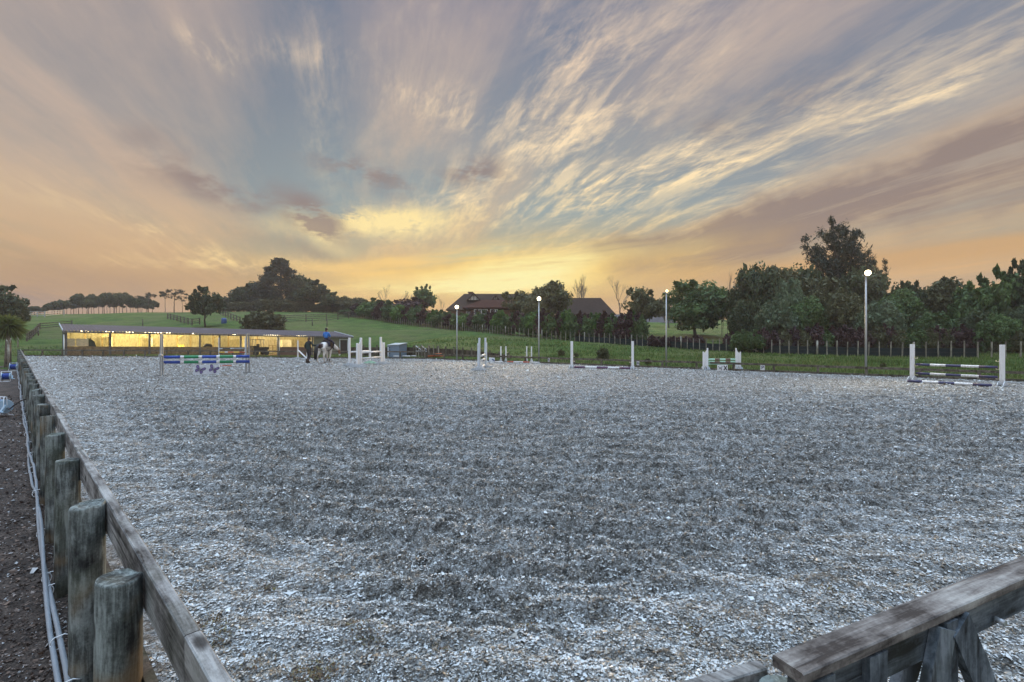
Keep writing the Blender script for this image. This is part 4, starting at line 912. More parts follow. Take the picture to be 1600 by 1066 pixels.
def hill_fence(label, K, h=1.15, rails=3, mat_=M_FARW, step=3.2):
    P = [Vector(((p - CX) / F * Y, Y, 0)) for p, Y in K]; o = thing('post_and_rail_fence', label, 'fence', (P[0].x, P[0].y, tz(P[0].x, P[0].y)))
    pts = []
    for a, b in zip(P[:-1], P[1:]):
        n = max(1, int((b - a).length / step)); pts += [a.lerp(b, k / n) for k in range(n)]
    pts.append(P[-1]); pts = [Vector((p.x, p.y, tz(p.x, p.y))) for p in pts]
    for p in pts: m = MB(); m.box(p + Vector((0, 0, h / 2 - 0.1)), (0.16, 0.16, h + 0.2)); m.build('post', mat_, o, world=True)
    for k in range(rails):
        m = MB()
        for a, b in zip(pts[:-1], pts[1:]): z = h - 0.12 - k * h / (rails + 0.2); m.bar(a + Vector((0, 0, z)), b + Vector((0, 0, z)), 0.05, 0.12)
        m.build('rail', mat_, o, world=True)
hill_fence('grey rail fence on the hilltop below the huge conifer', [(400, 100), (445, 92), (510, 96), (560, 108)], 1.5, 4)
hill_fence('short dark rail fence behind the blue drum on the hill', [(345, 112), (375, 92)], 1.2, 2)
hill_fence('thin paddock fence left of the upright tree', [(262, 104), (300, 88), (312, 90)], 1.2, 3)
hill_fence('weathered stock fence climbing the slope at far left', [(42, 66), (62, 84), (112, 90)], 1.2, 3)
hill_fence('distant stockyard rails on the skyline at far left', [(36, 118), (70, 112), (100, 118)], 1.5, 3, M_GALV)
for px_, py, Y in ((223, 503, 88), (60, 515, 75), (443, 505, 84), (488, 500, 86), (511, 506, 86)):
    p = W(px_, py, Y); z = tz(p.x, p.y); m = MB(); m.tube([(p.x, p.y, z - 0.2), (p.x, p.y, z + 1.35)], [0.09, 0.08], 7)
    tag(m.build('strainer_post', M_FARW), {223: 'lone dark post on the grass above the left half of the shed', 60: 'pale leaning post on the slope left of the shed', 443: 'post standing right of the round bush', 488: 'dark post on the grass right of the round bush', 511: 'slim post on the slope above the rider'}[px_], 'post')
# retaining timbers cut into the bank right of the box shed
def retaining():
    a, b = W(548, 560, 46.5), W(800, 560, 37.8); o = thing('retaining_wall', 'dark upright timber retaining wall with posts at the foot of the hill', 'wall', (a.x, a.y, 0))
    n = 62; back = MB()
    for i in range(n):
        p = a.lerp(b, i / (n - 1)); px_ = CX + F * p.x / p.y; top = H - (float(np.interp(px_, [548, 640, 700, 740, 800], [541, 541, 543.5, 546, 554])) - HY) / F * p.y
        if i % 3 == 0 and i > 0:
            m = MB(); m.box((p.x, p.y - 0.13, (top + 0.1 - 0.6) / 2), (0.13, 0.13, top + 0.1 + 0.6)); m.build('post', M_FARW, o, world=True)
        if i < n - 1:
            q = a.lerp(b, (i + 1) / (n - 1)); back.bar(Vector((p.x, p.y, top / 2 - 0.35)), Vector((q.x, q.y, top / 2 - 0.35)), 0.05, top + 0.5)
    back.build('boards', M_DARKW, o, world=True)
retaining()
# ================================================================== LONG SHED
M_CLAD = mat('cream_cladding', wood_fn((0.80, 0.72, 0.46), (0.72, 0.63, 0.38), (0.50, 0.42, 0.22), 'z'))
M_KICK = mat('brown_plywood', wood_fn((0.30, 0.21, 0.12), (0.22, 0.15, 0.085), (0.12, 0.08, 0.045), 'd'))
M_GREENW = mat('dark_green_cladding', color=(0.035, 0.055, 0.05), rough=0.6)
M_GREYW = mat('grey_green_cladding', color=(0.20, 0.20, 0.15), rough=0.7)
M_SHEDP = mat('grey_shed_post', wood_fn((0.22, 0.21, 0.20), (0.13, 0.12, 0.115), (0.06, 0.055, 0.05), 'z'))
M_SHEDY = mat('yellow_pine', wood_fn((0.55, 0.42, 0.20), (0.42, 0.31, 0.14), (0.25, 0.17, 0.07), 'z'))
M_TUBE = emit('lit_tube', (1.0, 0.84, 0.52), 9.0)
def m_roof(t, b):
    c = t.coord(); n = t.noise(c, 1.2, 5); n2 = t.noise(c, 9, 4, 0.6); f = ((n - 0.5) * 1.2 + (n2 - 0.5) * 0.6 + 0.5).clamp()
    setc(t, b, t.ramp(f, [(0.1, (0.06, 0.055, 0.065)), (0.6, (0.105, 0.095, 0.11)), (1, (0.17, 0.155, 0.165))])); b.inputs['Roughness'].default_value = 0.45; b.inputs['Metallic'].default_value = 0.3
M_ROOF = mat('corrugated_roof', m_roof)
SA = Vector((-42.5, 46.0, 0)); SE = Vector((0.70, 0.714, 0)).normalized(); SN = Vector((-SE.y, SE.x, 0)); SL = 28.9; SD = 5.2
def sfloor(s): return -0.12 - 0.62 * s / SL
def SP(s, t_, h): return SA + SE * s + SN * t_ + Vector((0, 0, sfloor(s) + h))
def s_at(px, t_=0.0):
    k = (px - CX) / F; p = SA + SN * t_; return (k * p.y - p.x) / (SE.x - k * SE.y)
def quad_box(m, s0, s1, t0, t1, h0, h1, mi=0, top=None):
    a = [SP(s0, t0, h0), SP(s1, t0, h0), SP(s1, t1, h0), SP(s0, t1, h0)]; tp = top or (h1, h1, h1, h1)
    b = [SP(s0, t0, tp[0]), SP(s1, t0, tp[1]), SP(s1, t1, tp[2]), SP(s0, t1, tp[3])]
    m.add(a + b, [(3, 2, 1, 0), (4, 5, 6, 7), (0, 1, 5, 4), (1, 2, 6, 5), (2, 3, 7, 6), (3, 0, 4, 7)], mi)
def shed():
    HF, HB = 2.50, 3.18
    o = thing('long_shed', 'long open-fronted shed with grey corrugated roof and lit yellow interior behind the arena', 'shed', tuple(SP(SL / 2, 0, 0)))
    def part(fn, name, m_): m = MB(); fn(m); return m.build(name, m_, o, world=True)
    def roof(m):
        n = 112; top = []; 
        for (tt, hh) in ((-0.35, HF - 0.03), (SD + 0.15, HB + 0.02)):
            for i in range(n * 4 + 1):
                s = -0.2 + (SL + 0.4) * i / (n * 4); top.append(SP(s, tt, hh + 0.032 * math.cos(i * math.pi / 2)))
        N = n * 4 + 1; m.add(top, [(i, i + 1, N + i + 1, N + i) for i in range(N - 1)]); m.add([p - Vector((0, 0, 0.015)) for p in top], [(i + 1, i, N + i, N + i + 1) for i in range(N - 1)])
    part(roof, 'roof', M_ROOF)
    part(lambda m: quad_box(m, -0.22, SL + 0.22, -0.37, -0.33, HF - 0.22, HF - 0.055), 'fascia', M_SHEDP)
    part(lambda m: (quad_box(m, -0.24, -0.20, -0.37, SD + 0.17, 0, 0, top=(HF, HF, HB + 0.06, HB + 0.06)) if False else m.bar(SP(-0.22, -0.37, HF + 0.0), SP(-0.22, SD + 0.17, HB + 0.05), 0.04, 0.16)), 'barge_board', M_WHITEB)
    part(lambda m: m.bar(SP(SL + 0.22, -0.37, HF + 0.0), SP(SL + 0.22, SD + 0.17, HB + 0.05), 0.04, 0.16), 'barge_board', M_WHITEB)
    def endw(s):
        return lambda m: quad_box(m, s, s + 0.08, 0, SD, -0.6, HF, top=(HF - 0.06, HF - 0.06, HB - 0.05, HB - 0.05))
    part(endw(0), 'end_wall', M_GREENW); part(endw(SL - 0.08), 'end_wall', M_GREYW)
    def back(m):
        s = 0.08
        while s < SL - 0.1:
            quad_box(m, s, min(s + 0.185, SL - 0.08), SD - 0.07, SD - 0.02, -0.5, HB - 0.08); quad_box(m, s + 0.185, min(s + 0.21, SL - 0.08), SD - 0.055, SD - 0.02, -0.5, HB - 0.08); s += 0.21
    part(back, 'back_wall', M_CLAD)
    part(lambda m: quad_box(m, 0.08, SL - 0.1, 0.0, SD - 0.08, -0.5, 0.02), 'floor', M_KICK)
    sk = s_at(395); part(lambda m: quad_box(m, 0.08, sk, 0.02, 0.07, 0.0, 0.98), 'kick_wall', M_KICK)
    sk2, sk3 = s_at(436), s_at(488); part(lambda m: quad_box(m, sk2, sk3, 0.10, 0.15, 0.0, 1.0), 'kick_wall', M_BROWNP)
    for px in (103, 172, 233.5, 312, 343, 376, 434, 488): s = s_at(px); part(lambda m: quad_box(m, s - 0.09, s + 0.09, -0.10, 0.015, -0.4, HF - 0.1), 'front_post', M_SHEDP)
    for px in (133, 160, 218, 277, 298, 333, 357, 402): s = s_at(px, 3.6); part(lambda m: quad_box(m, s - 0.07, s + 0.07, 3.55, 3.68, 0, HF + 0.35), 'inner_post', M_SHEDY)
    for px in (218, 277, 333, 160): s = s_at(px, 2.3); part(lambda m: m.bar(SP(s, 2.3, HF - 0.55), SP(s + 0.9, 2.3, HF + 0.05), 0.09, 0.09), 'brace', M_SHEDY)
    for px in (131, 171, 228, 293, 357, 434): s = s_at(px, 1.5); part(lambda m: m.bar(SP(s, 0, HF - 0.12), SP(s, SD - 0.1, HB - 0.14), 0.07, 0.16), 'rafter', M_SHEDY)
    part(lambda m: m.bar(SP(0.1, 2.30, HF + 0.13), SP(SL - 0.1, 2.30, HF + 0.13), 0.07, 0.14), 'beam', M_SHEDY)
    for px in (172, 233.5, 376, 434, 488): s = s_at(px, 3.9); part(lambda m: quad_box(m, s - 0.03, s + 0.03, 2.4, SD - 0.1, 0, 1.9), 'partition', M_CLAD)
    for px0, px1 in ((99, 118), (119, 139)): s0, s1 = s_at(px0, 0.5), s_at(px1, 0.5); part(lambda m: quad_box(m, max(0.12, s0), s1 - 0.04, 0.45, 0.52, 1.0, 1.72), 'stall_panel', M_CREAM)
    s0, s1 = s_at(445, 2), s_at(462, 2); part(lambda m: quad_box(m, s0, s1, 3.4, 3.46, 1.0, 1.9), 'white_panel', M_CREAM)
    s0 = s_at(490); part(lambda m: [quad_box(m, s, min(s + 0.2, SL - 0.02), -0.04 - 0.012 * (i % 2), 0.0, -0.5, HF - 0.08) for i, s in enumerate(np.arange(s0, SL - 0.1, 0.2))], 'tack_room_wall', M_GREYW)
    d0, d1 = s_at(531), s_at(542); d = part(lambda m: quad_box(m, d0, d1, -0.10, -0.06, 0.0, 1.95), 'door', mat('dark_door', color=(0.05, 0.035, 0.035), rough=0.5))
    m = MB(); [quad_box(m, a, b, -0.13, -0.062, 0.0, 2.05) for a, b in ((d0 - 0.10, d0 - 0.004), (d1 + 0.004, d1 + 0.10))]; quad_box(m, d0 - 0.1, d1 + 0.1, -0.13, -0.062, 2.052, 2.14); m.build('door_frame', M_WHITEB, o, world=True)
    part(lambda m: m.tube([SP(-0.12, -0.12, -0.3), SP(-0.12, -0.12, 2.1)], 0.05, 8), 'downpipe', M_WHITEB)
    part(lambda m: m.tube([SP(s_at(436), -0.16, -0.2), SP(s_at(436), -0.16, 2.2)], 0.04, 8), 'downpipe', M_WHITEB)
    lights = [(131, 1.4, 26), (171, 1.4, 30), (203, 1.2, 34), (231, 1.4, 30), (247, 1.4, 22), (263, 1.2, 30), (300, 1.4, 26), (366, 1.2, 20), (424, 0.8, 46), (465, 2.0, 26)]
    for i, (px, t_, p) in enumerate(lights):
        s = s_at(px, t_); w_ = 0.9 if px == 424 else (0.34 if i < 6 else 0.22)
        f = thing('tube_light', {131: 'small lit lamp under the shed roof above the yellow stall panels', 171: 'lit lamp under the shed roof at the first thick post', 203: 'lit lamp midway between the first two thick shed posts', 231: 'lit lamp under the shed roof at the second thick post',
                   247: 'lit lamp under the shed roof behind the left leg of the butterfly jump', 263: 'lit lamp just right of the butterfly jump upright under the roof', 300: 'dim lamp under the shed roof above the butterfly panel', 366: 'dim small lamp left of the brightest shed tube', 424: 'brightest long fluorescent tube near the right of the open shed', 465: 'dim lamp above the white panel in the shed'}[px], 'lamp', tuple(SP(s, t_, HF - 0.06)))
        m = MB(); quad_box(m, s - w_, s + w_, t_ - 0.07, t_ + 0.07, HF - 0.02, HF + 0.03); m.build('housing', M_WHITE, f, world=True)
        m = MB(); quad_box(m, s - w_ * 0.95, s + w_ * 0.95, t_ - 0.05, t_ + 0.05, HF - 0.10, HF - 0.021); m.build('tube', M_TUBE, f, world=True)
        l = bpy.data.lights.new('lamp_glow', 'POINT'); l.energy = p * 9; l.color = (1.0, 0.82, 0.42) if px != 424 else (1, 0.84, 0.55); l.shadow_soft_size = 0.35
        lo = bpy.data.objects.new('lamp_glow', l); COL.objects.link(lo); lo.location = SP(s, 0.9, HF - 0.45)
    # things stored in the shed
    def stored(name, label, cat, px, t_, fn, mt):
        s = s_at(px, t_); o2 = thing(name, label, cat, tuple(SP(s, t_, 0.02))); m = MB(); fn(m, s, t_); m.build(name + '_body' if False else 'body', mt, o2, world=True); return o2, s
    def rug(m, s, t_):
        out = [(-0.45, 0.0), (-0.47, 1.45), (-0.38, 1.75), (-0.1, 1.72), (0.22, 1.42), (0.36, 1.0), (0.42, 0.0)]; m.poly([SP(s + a * 0.9, t_, 0.02 + b) for a, b in out], SN * 0.5)
    stored('covered_stack', 'tall dark green covered stack beside the yellow stall panels', 'cover', 143.5, 0.6, rug, mat('dark_tarp', color=(0.03, 0.05, 0.045), rough=0.7))
    s = s_at(409, -0.1)
    q = thing('utility_buggy', 'black utility buggy with canopy parked at the open shed bay', 'buggy', tuple(SP(s, 0.2, 0.0)))
    m = MB(); quad_box(m, s - 0.8, s + 0.75, 0.1, 1.3, 0.45, 0.85); quad_box(m, s - 0.85, s - 0.3, 0.1, 1.3, 0.85, 1.12); quad_box(m, s + 0.25, s + 0.9, 0.15, 1.25, 0.7, 1.0); m.build('body', M_BLACK, q, world=True)
    m = MB(); [m.tube([SP(s + a, b, 0.8), SP(s + a * 0.85, b, 1.85)], 0.03, 6) for a in (-0.7, 0.35) for b in (0.2, 1.2)]; quad_box(m, s - 0.75, s + 0.45, 0.12, 1.28, 1.85, 1.92); m.build('canopy', M_BLACK, q, world=True)
    for a in (-0.55, 0.6):
        for b in (0.02, 1.22): m = MB(); m.tube([SP(s + a, b, 0.3), SP(s + a, b + 0.18, 0.3)], 0.3, 14); m.build('wheel', M_RUBBER, q, world=True)
    m = MB(); quad_box(m, s - 0.15, s + 0.2, 0.3, 1.1, 0.85, 0.95); quad_box(m, s - 0.2, s - 0.12, 0.3, 1.1, 0.95, 1.35); m.build('seat', M_RUBBER, q, world=True)
    for px_, lb in ((423, 'tan timber rack standing left of the brown-panelled bay'), (429, 'second timber rack against the thick post near the long tube')):
        s = s_at(px_, 0.5); q = thing('timber_rack', lb, 'rack', tuple(SP(s, 0.5, 0)))
        m = MB(); [quad_box(m, s + a, s + a + 0.05, 0.45, 0.5, 0.02, 1.25) for a in (-0.22, 0.16)]; m.build('uprights', M_SHEDY, q, world=True)
        m = MB(); [quad_box(m, s - 0.22, s + 0.21, 0.505, 0.54, h, h + 0.07) for h in (0.25, 0.55, 0.85, 1.12)]; m.build('slats', M_SHEDY, q, world=True)
    s = s_at(324, 0.6); q = thing('saddle_heap', 'dark heap of gear resting on the brown kick wall in the shed', 'gear', tuple(SP(s, 0.05, 0.98)))
    m = MB(); m.tube([SP(s - 0.5, 0.25, 1.06), SP(s - 0.15, 0.25, 1.18), SP(s + 0.2, 0.25, 1.16), SP(s + 0.42, 0.25, 1.04)], [0.10, 0.19, 0.17, 0.09], 8); m.build('gear', M_BLACK, q, world=True)
    s = s_at(283, 1.5); q = thing('feed_barrel', 'yellow feed barrel under the brace in the middle shed bay', 'barrel', tuple(SP(s, 1.5, 0.02)))
    m = MB(); m.tube([SP(s, 1.5, 0.02), SP(s, 1.5, 0.3), SP(s, 1.5, 0.9), SP(s, 1.5, 1.15)], [0.27, 0.30, 0.30, 0.27], 14); m.build('drum', M_YELLOW, q, world=True)
    m = MB(); m.tube([SP(s, 1.5, 1.15), SP(s, 1.5, 1.2)], 0.285, 14); m.build('lid', M_YELLOW, q, world=True)
shed()
# ================================================================== HOUSES ON THE RIDGE
def m_tile(c0, c1):
    def fn(t, b):
        c = t.coord(); x, y, z = t.sep(c); w_ = t.n.new('ShaderNodeTexWave'); w_.wave_type = 'BANDS'; w_.bands_direction = 'Z'; t.l.new(c.s, w_.inputs['Vector']); w_.inputs['Scale'].default_value = 1.3; w_.inputs['Distortion'].default_value = 0.5
        n = t.noise(c, 1.8, 5, 0.6); f = ((n - 0.5) * 1.2 + E(t.t, w_.outputs['Fac']) * 0.35 + 0.3).clamp(); setc(t, b, t.mix(f, c0, c1)); b.inputs['Roughness'].default_value = 0.9; b.inputs['Specular IOR Level'].default_value = 0.05
    return fn
M_TILE = mat('red_brown_tiles', m_tile((0.042, 0.020, 0.015), (0.082, 0.038, 0.028))); M_TILE2 = mat('brown_shingle', m_tile((0.034, 0.024, 0.019), (0.066, 0.046, 0.037)))
M_STUCCO = mat('white_render', color=(0.62, 0.60, 0.55), rough=0.8); M_DTIM = mat('dark_trim', color=(0.05, 0.03, 0.025), rough=0.7); M_BRICK = mat('brick_wall', m_tile((0.11, 0.06, 0.045), (0.20, 0.12, 0.09)))
def m_glass(t, b):
    b.inputs['Base Color'].default_value = (0.06, 0.08, 0.10, 1); b.inputs['Roughness'].default_value = 0.05; b.inputs['Specular IOR Level'].default_value = 0.9
M_GLASS = mat('window_glass', m_glass)
def hip_roof(m, x0, x1, y0, y1, ze, zr, hip, over=0.5):
    x0 -= over; x1 += over; y0 -= over; y1 += over; ym = (y0 + y1) / 2
    v = [(x0, y0, ze), (x1, y0, ze), (x1, y1, ze), (x0, y1, ze), (x0 + hip, ym, zr), (x1 - hip, ym, zr)]; v += [(a, b, c - 0.18) for a, b, c in v[:4]]
    m.add(v, [(0, 1, 5, 4), (1, 2, 5), (2, 3, 4, 5), (3, 0, 4), (0, 6, 7, 1), (1, 7, 8, 2), (2, 8, 9, 3), (3, 9, 6, 0), (9, 8, 7, 6)])
def window(o, x, y, z, w_, h):
    m = MB(); m.box((x, y, z + h / 2 + 0.04), (w_ + 0.16, 0.1, 0.08)); m.box((x, y, z - h / 2 - 0.04), (w_ + 0.16, 0.1, 0.08)); m.box((x - w_ / 2 - 0.04, y, z), (0.08, 0.1, h)); m.box((x + w_ / 2 + 0.04, y, z), (0.08, 0.1, h)); m.box((x, y, z), (0.06, 0.08, h))
    f = m.build('window', M_WHITE, o, world=True); m = MB(); m.box((x, y + 0.02, z), (w_, 0.02, h)); p = m.build('pane', M_GLASS, None); p.parent = f
    p.matrix_parent_inverse = (Matrix.Translation(o.location)).inverted()
def house_one():
    Y = 96.0; X = lambda px: (px - CX) / F * Y; Z = lambda py: H + (HY - py) / F * Y; zb = tz(X(770), Y)
    o = thing('tiled_house', 'large house with red-brown tiled roof and two half-timbered gables on the ridge', 'house', (X(770), Y, zb))
    m = MB(); m.box((X(770), Y + 6, (Z(483) + zb) / 2 - 0.3), (X(838) - X(702), 12, Z(483) - zb + 0.6 - 0.2)); m.build('wall', M_BRICK, o, world=True)
    m = MB(); hip_roof(m, X(701), X(842), Y, Y + 12, Z(484), Z(459.5) + 0.55, 3.0); m.build('roof', M_TILE2, o, world=True)
    # lower front wing with its own hip
    m = MB(); m.box((X(788), Y - 3.2, (Z(486.5) + zb) / 2 - 0.3), (X(836) - X(740), 6.0, Z(486.5) - zb + 0.4)); m.build('wall', M_BRICK, o, world=True)
    m = MB(); x0, x1 = X(728), X(840); v = [(x0, Y - 6.8, Z(486) + 0.3), (x1, Y - 6.8, Z(486) + 0.3), (x1, Y + 1.9, Z(468) + 0.1), (X(752), Y + 1.9, Z(468) + 0.1), (x0, Y + 1.9, Z(486) + 0.3)]
    v += [(a, b, c - 0.2) for a, b, c in v]; m.add(v, [(0, 1, 2, 3), (0, 3, 4), (5, 6, 1, 0), (6, 7, 2, 1), (9, 5, 0, 4), (7, 6, 5, 8), (8, 5, 9), (7, 8, 3, 2), (8, 9, 4, 3)]); m.build('roof', M_TILE, o, world=True)
    for px, pt, hw, pb in ((739, 457, 11, 467.5), (774, 459.5, 6, 466.5)):
        yy = Y + 2.2; m = MB(); x0, x1, xm = X(px - hw), X(px + hw), X(px); zb_, zt = Z(pb), Z(pt); m.poly([(x0 + 0.3, yy, zb_), (x1 - 0.3, yy, zb_), (xm, yy, zt - 0.25)], (0, 3.2, 0)); g = m.build('gable', M_STUCCO, o, world=True)
        m = MB(); m.bar((x0, yy - 0.15, zb_ - 0.1), (xm, yy - 0.15, zt), 0.5, 0.16); m.bar((x1, yy - 0.15, zb_ - 0.1), (xm + 0.01, yy - 0.152, zt), 0.5, 0.16)
        for k in (-0.45, 0, 0.45): hh = (zt - zb_ - 0.3) * (1 - abs(k)) ; m.box((xm + k * (xm - x0), yy - 0.05, zb_ + hh / 2), (0.12, 0.07, hh))
        m.build('gable_timber', M_DTIM, o, world=True)
        m = MB(); m.add([(x0 - .1, yy - 0.35, zb_ - 0.1), (xm, yy - 0.35, zt + 0.12), (xm, yy + 3.4, zt + 0.12), (x0 - .1, yy + 3.4, zb_ - 0.1), (x1 + .1, yy - 0.35, zb_ - 0.1), (x1 + .1, yy + 3.4, zb_ - 0.1)], [(0, 1, 2, 3), (1, 4, 5, 2)]); m.build('gable_roof', M_TILE2, o, world=True)
    m = MB(); m.box((X(731), Y + 6.5, Z(460)), (0.9, 0.9, 1.7)); m.box((X(731), Y + 6.5, Z(460) + 0.95), (1.1, 1.1, 0.2)); m.build('chimney', M_BRICK, o, world=True)
    for px, w_ in ((729, 1.2), (748, 1.6), (757, 1.0), (770, 0.8), (774.5, 0.6)): window(o, X(px) * (Y - 6.35) / Y, Y - 6.35 if px > 740 else Y - 0.12, Z(491), w_, 1.1)
house_one()
def house_two():
    Y = 86.0; X = lambda px: (px - CX) / F * Y; Z = lambda py: H + (HY - py) / F * Y; zb = tz(X(915), Y)
    o = thing('brown_roofed_house', 'house with plain brown shingle roof and white gable edge behind the hedge', 'house', (X(915), Y, zb))
    m = MB(); m.box((X(920), Y + 4.5, (Z(491) + zb) / 2), (X(952) - X(890), 9, Z(491) - zb)); m.build('wall', M_BRICK, o, world=True)
    x0, x1 = X(884), X(962); r0, r1_ = X(884), X(946); ze, zr = Z(492), Z(462.5)
    m = MB(); v = [(x0, Y - 0.6, ze), (x1, Y - 0.6, ze), (x1, Y + 9.6, ze), (x0, Y + 9.6, ze), (r0, Y + 4.5, zr), (r1_, Y + 4.5, zr)]; m.add(v, [(0, 1, 5, 4), (1, 2, 5), (2, 3, 4, 5), (0, 4, 3), (3, 2, 1, 0)]); m.build('roof', M_TILE2, o, world=True)
    m = MB(); m.bar((x0 - 0.12, Y - 0.7, ze), (x0 - 0.12, Y + 4.5, zr + 0.1), 0.2, 0.35); m.bar((x0 - 0.12, Y + 9.7, ze), (x0 - 0.12, Y + 4.51, zr + 0.1), 0.2, 0.35); m.build('barge_board', M_WHITE, o, world=True)
    for px in (905, 930): window(o, X(px), Y - 0.05, Z(496), 1.2, 0.9)
house_two()
def house_three():
    Y = 112.0; X = lambda px: (px - CX) / F * Y; Z = lambda py: H + (HY - py) / F * Y; zb = tz(X(1010), Y)
    o = thing('low_grey_house', 'low long grey roof seen beyond the lawn under the trees', 'house', (X(1010), Y, zb))
    m = MB(); m.box((X(1000), Y + 4, (Z(506) + zb) / 2 - 0.2), (X(1052) - X(955), 8, Z(506) - zb + 0.4)); m.build('wall', M_BRICK, o, world=True)
    m = MB(); hip_roof(m, X(953), X(1055), Y, Y + 8, Z(504), Z(490), 2.5); m.build('roof', mat('grey_shingle', m_tile((0.07, 0.065, 0.065), (0.15, 0.14, 0.14))), o, world=True)
house_three()
# ================================================================== FLOODLIGHTS
M_LAMP = emit('floodlight_glass', (1.0, 0.84, 0.50), 12.0); M_LAMPDIM = emit('floodlight_dim', (1.0, 0.80, 0.35), 6.0)
def flood(px, pytop, pbase, lit, label):
    pb = G(px, pbase); Y = pb.y + 0.25; x = (px - CX) / F * Y; zt = H + (HY - pytop) / F * Y; o = thing('floodlight', label, 'floodlight', (x, Y, -0.1))
    m = MB(); m.tube([(x, Y, -0.6), (x, Y, zt - 0.05)], [0.055, 0.035], 12); m.build('pole', M_GALV, o, world=True)
    m = MB(); m.bar((x - 0.16, Y, zt - 0.09), (x + 0.16, Y, zt - 0.09), 0.04, 0.04); m.build('crossarm', M_GALV, o, world=True)
    for k in (0,):
        dr = Vector((-x * 0.5 + k, -Y, -2.2)).normalized(); q = dr.to_track_quat('-Y', 'Z').to_matrix(); c = Vector((x + k, Y - 0.10, zt))
        m = MB(); m.tube([c + q @ Vector((0, 0.07, 0)), c + q @ Vector((0, -0.05, 0))], [0.08, 0.135] if lit else [0.05, 0.08], 16); h = m.build('lamp_head', M_BLACK, o, world=True)
        m = MB(); m.tube([c + q @ Vector((0, -0.052, 0)), c + q @ Vector((0, -0.062, 0))], 0.125 if lit else 0.07, 16); g = m.build('lens', M_LAMP if lit else M_LAMPDIM, None); g.parent = h; g.matrix_parent_inverse = Matrix.Translation(o.location).inverted()
    l = bpy.data.lights.new('flood_glow', 'SPOT'); l.energy = {0: 30}.get(lit, lit); l.color = (1.0, 0.80, 0.48); l.spot_size = R(150); l.spot_blend = 0.8; l.shadow_soft_size = 0.12
    lo = bpy.data.objects.new('flood_glow', l); COL.objects.link(lo); lo.location = (x, Y - 0.35, zt - 0.02); lo.rotation_euler = Vector((x * 0.4, Y * 0.9, 3.2)).to_track_quat('Z', 'Y').to_euler()
flood(714, 480, 563.5, 1000, 'lit floodlight on a slim pole below the tiled house'); flood(842, 467, 567.5, 1000, 'lit floodlight on a slim pole below the domed tree')
flood(1041, 455, 574.5, 0, 'faintly glowing floodlight on a tall pole left of the spreading tree'); flood(1353, 427, 587.5, 1400, 'brightest lit floodlight on the nearest pole in front of the wood')
# ================================================================== JUMPS
def standard(label, x, y, ang, h=1.6, w_=0.10, m_=M_WHITE, cups=(), foot=0.6, wing=0.0, wing_h=1.2, m_foot=None, style='post', cupside=1):
    """upright standing on two trapezoid feet; local +x points to the pole"""
    o = thing('jump_standard', label, 'jump standard', (x, y, 0.0), ang)
    m = MB(); m.box((0, 0, h / 2 + 0.02), (w_, w_, h - 0.04)); m.build('upright', m_, o, bevel=0.006)
    mf = m_foot or m_
    if wing:
        m = MB(); m.box((-wing, 0, wing_h / 2 + 0.02), (w_ * 0.9, w_ * 0.9, wing_h - 0.04)); m.build('upright', m_, o, bevel=0.006)
        m = MB(); n = max(3, int(wing / 0.085)); x0, x1 = -wing + w_ * 0.47, -w_ * 0.52
        for i in range(n):
            a = x0 + (x1 - x0) * i / n + 0.004; b = x0 + (x1 - x0) * (i + 1) / n - 0.004; f = lambda q: wing_h * 0.93 + (h * 0.93 - wing_h * 0.93) * ((q - x0) / (x1 - x0)) ** 1.7
            m.poly([(a, -0.012 - 0.004 * (i % 2), 0.16), (b, -0.012 - 0.004 * (i % 2), 0.16), (b, -0.012 - 0.004 * (i % 2), f(b)), (a, -0.012 - 0.004 * (i % 2), f(a))], (0, 0.024, 0))
        m.build('wing_panel', m_, o)
    for xx in ([0] if not wing else [0, -wing]):
        for sgn in (-1, 1):
            m = MB(); t_ = 0.022; x_ = xx + sgn * (w_ / 2 + t_ / 2 + 0.002) - t_ / 2; m.poly([(x_, -foot / 2, 0.0), (x_, foot / 2, 0.0), (x_, foot / 2 - 0.03, 0.05), (x_, w_ * 0.8, 0.17), (x_, -w_ * 0.8, 0.17), (x_, -foot / 2 + 0.03, 0.05)], (t_, 0, 0)); m.build('foot', mf, o)
    m = MB(); [m.box((w_ / 2 + 0.001, 0, z), (0.004, 0.018, 0.018)) for z in np.arange(0.35, h - 0.1, 0.075)]; m.build('hole_strip', M_BLACK, o)
    for z in cups:
        m = MB(); m.box((w_ / 2 + 0.05, 0, z - 0.055), (0.09, 0.07, 0.014)); m.box((w_ / 2 + 0.095, 0, z - 0.035), (0.012, 0.07, 0.05)); m.box((w_ / 2 + 0.008, 0, z - 0.02), (0.012, 0.07, 0.09)); m.build('cup', M_CREAM, o)
    return o
def pole(label, a, b, bands, r=0.05, name='jump_pole', cat='jump pole'):
    """bands: list of (material, length weight)"""
    a, b = Vector(a), Vector(b); mats = []; m = MB(); tot = sum(w_ for _, w_ in bands); t_ = 0
    for mt, w_ in bands:
        if mt not in mats: mats.append(mt)
        p, q = a.lerp(b, t_ / tot), a.lerp(b, (t_ + w_) / tot); m.tube([p, q], r, 14, mi=mats.index(mt), caps=(t_ == 0 or t_ + w_ >= tot - 1e-6)); t_ += w_
    o = m.build(name, mats); o.location = (0, 0, 0)
    c = (a + b) / 2; o.data.transform(Matrix.Translation(-c)); o.location = c
    return tag(o, label, cat)
def at(px, py, Y): return W(px, py, Y)
def direc(p, q): return math.atan2(q.y - p.y, q.x - p.x)
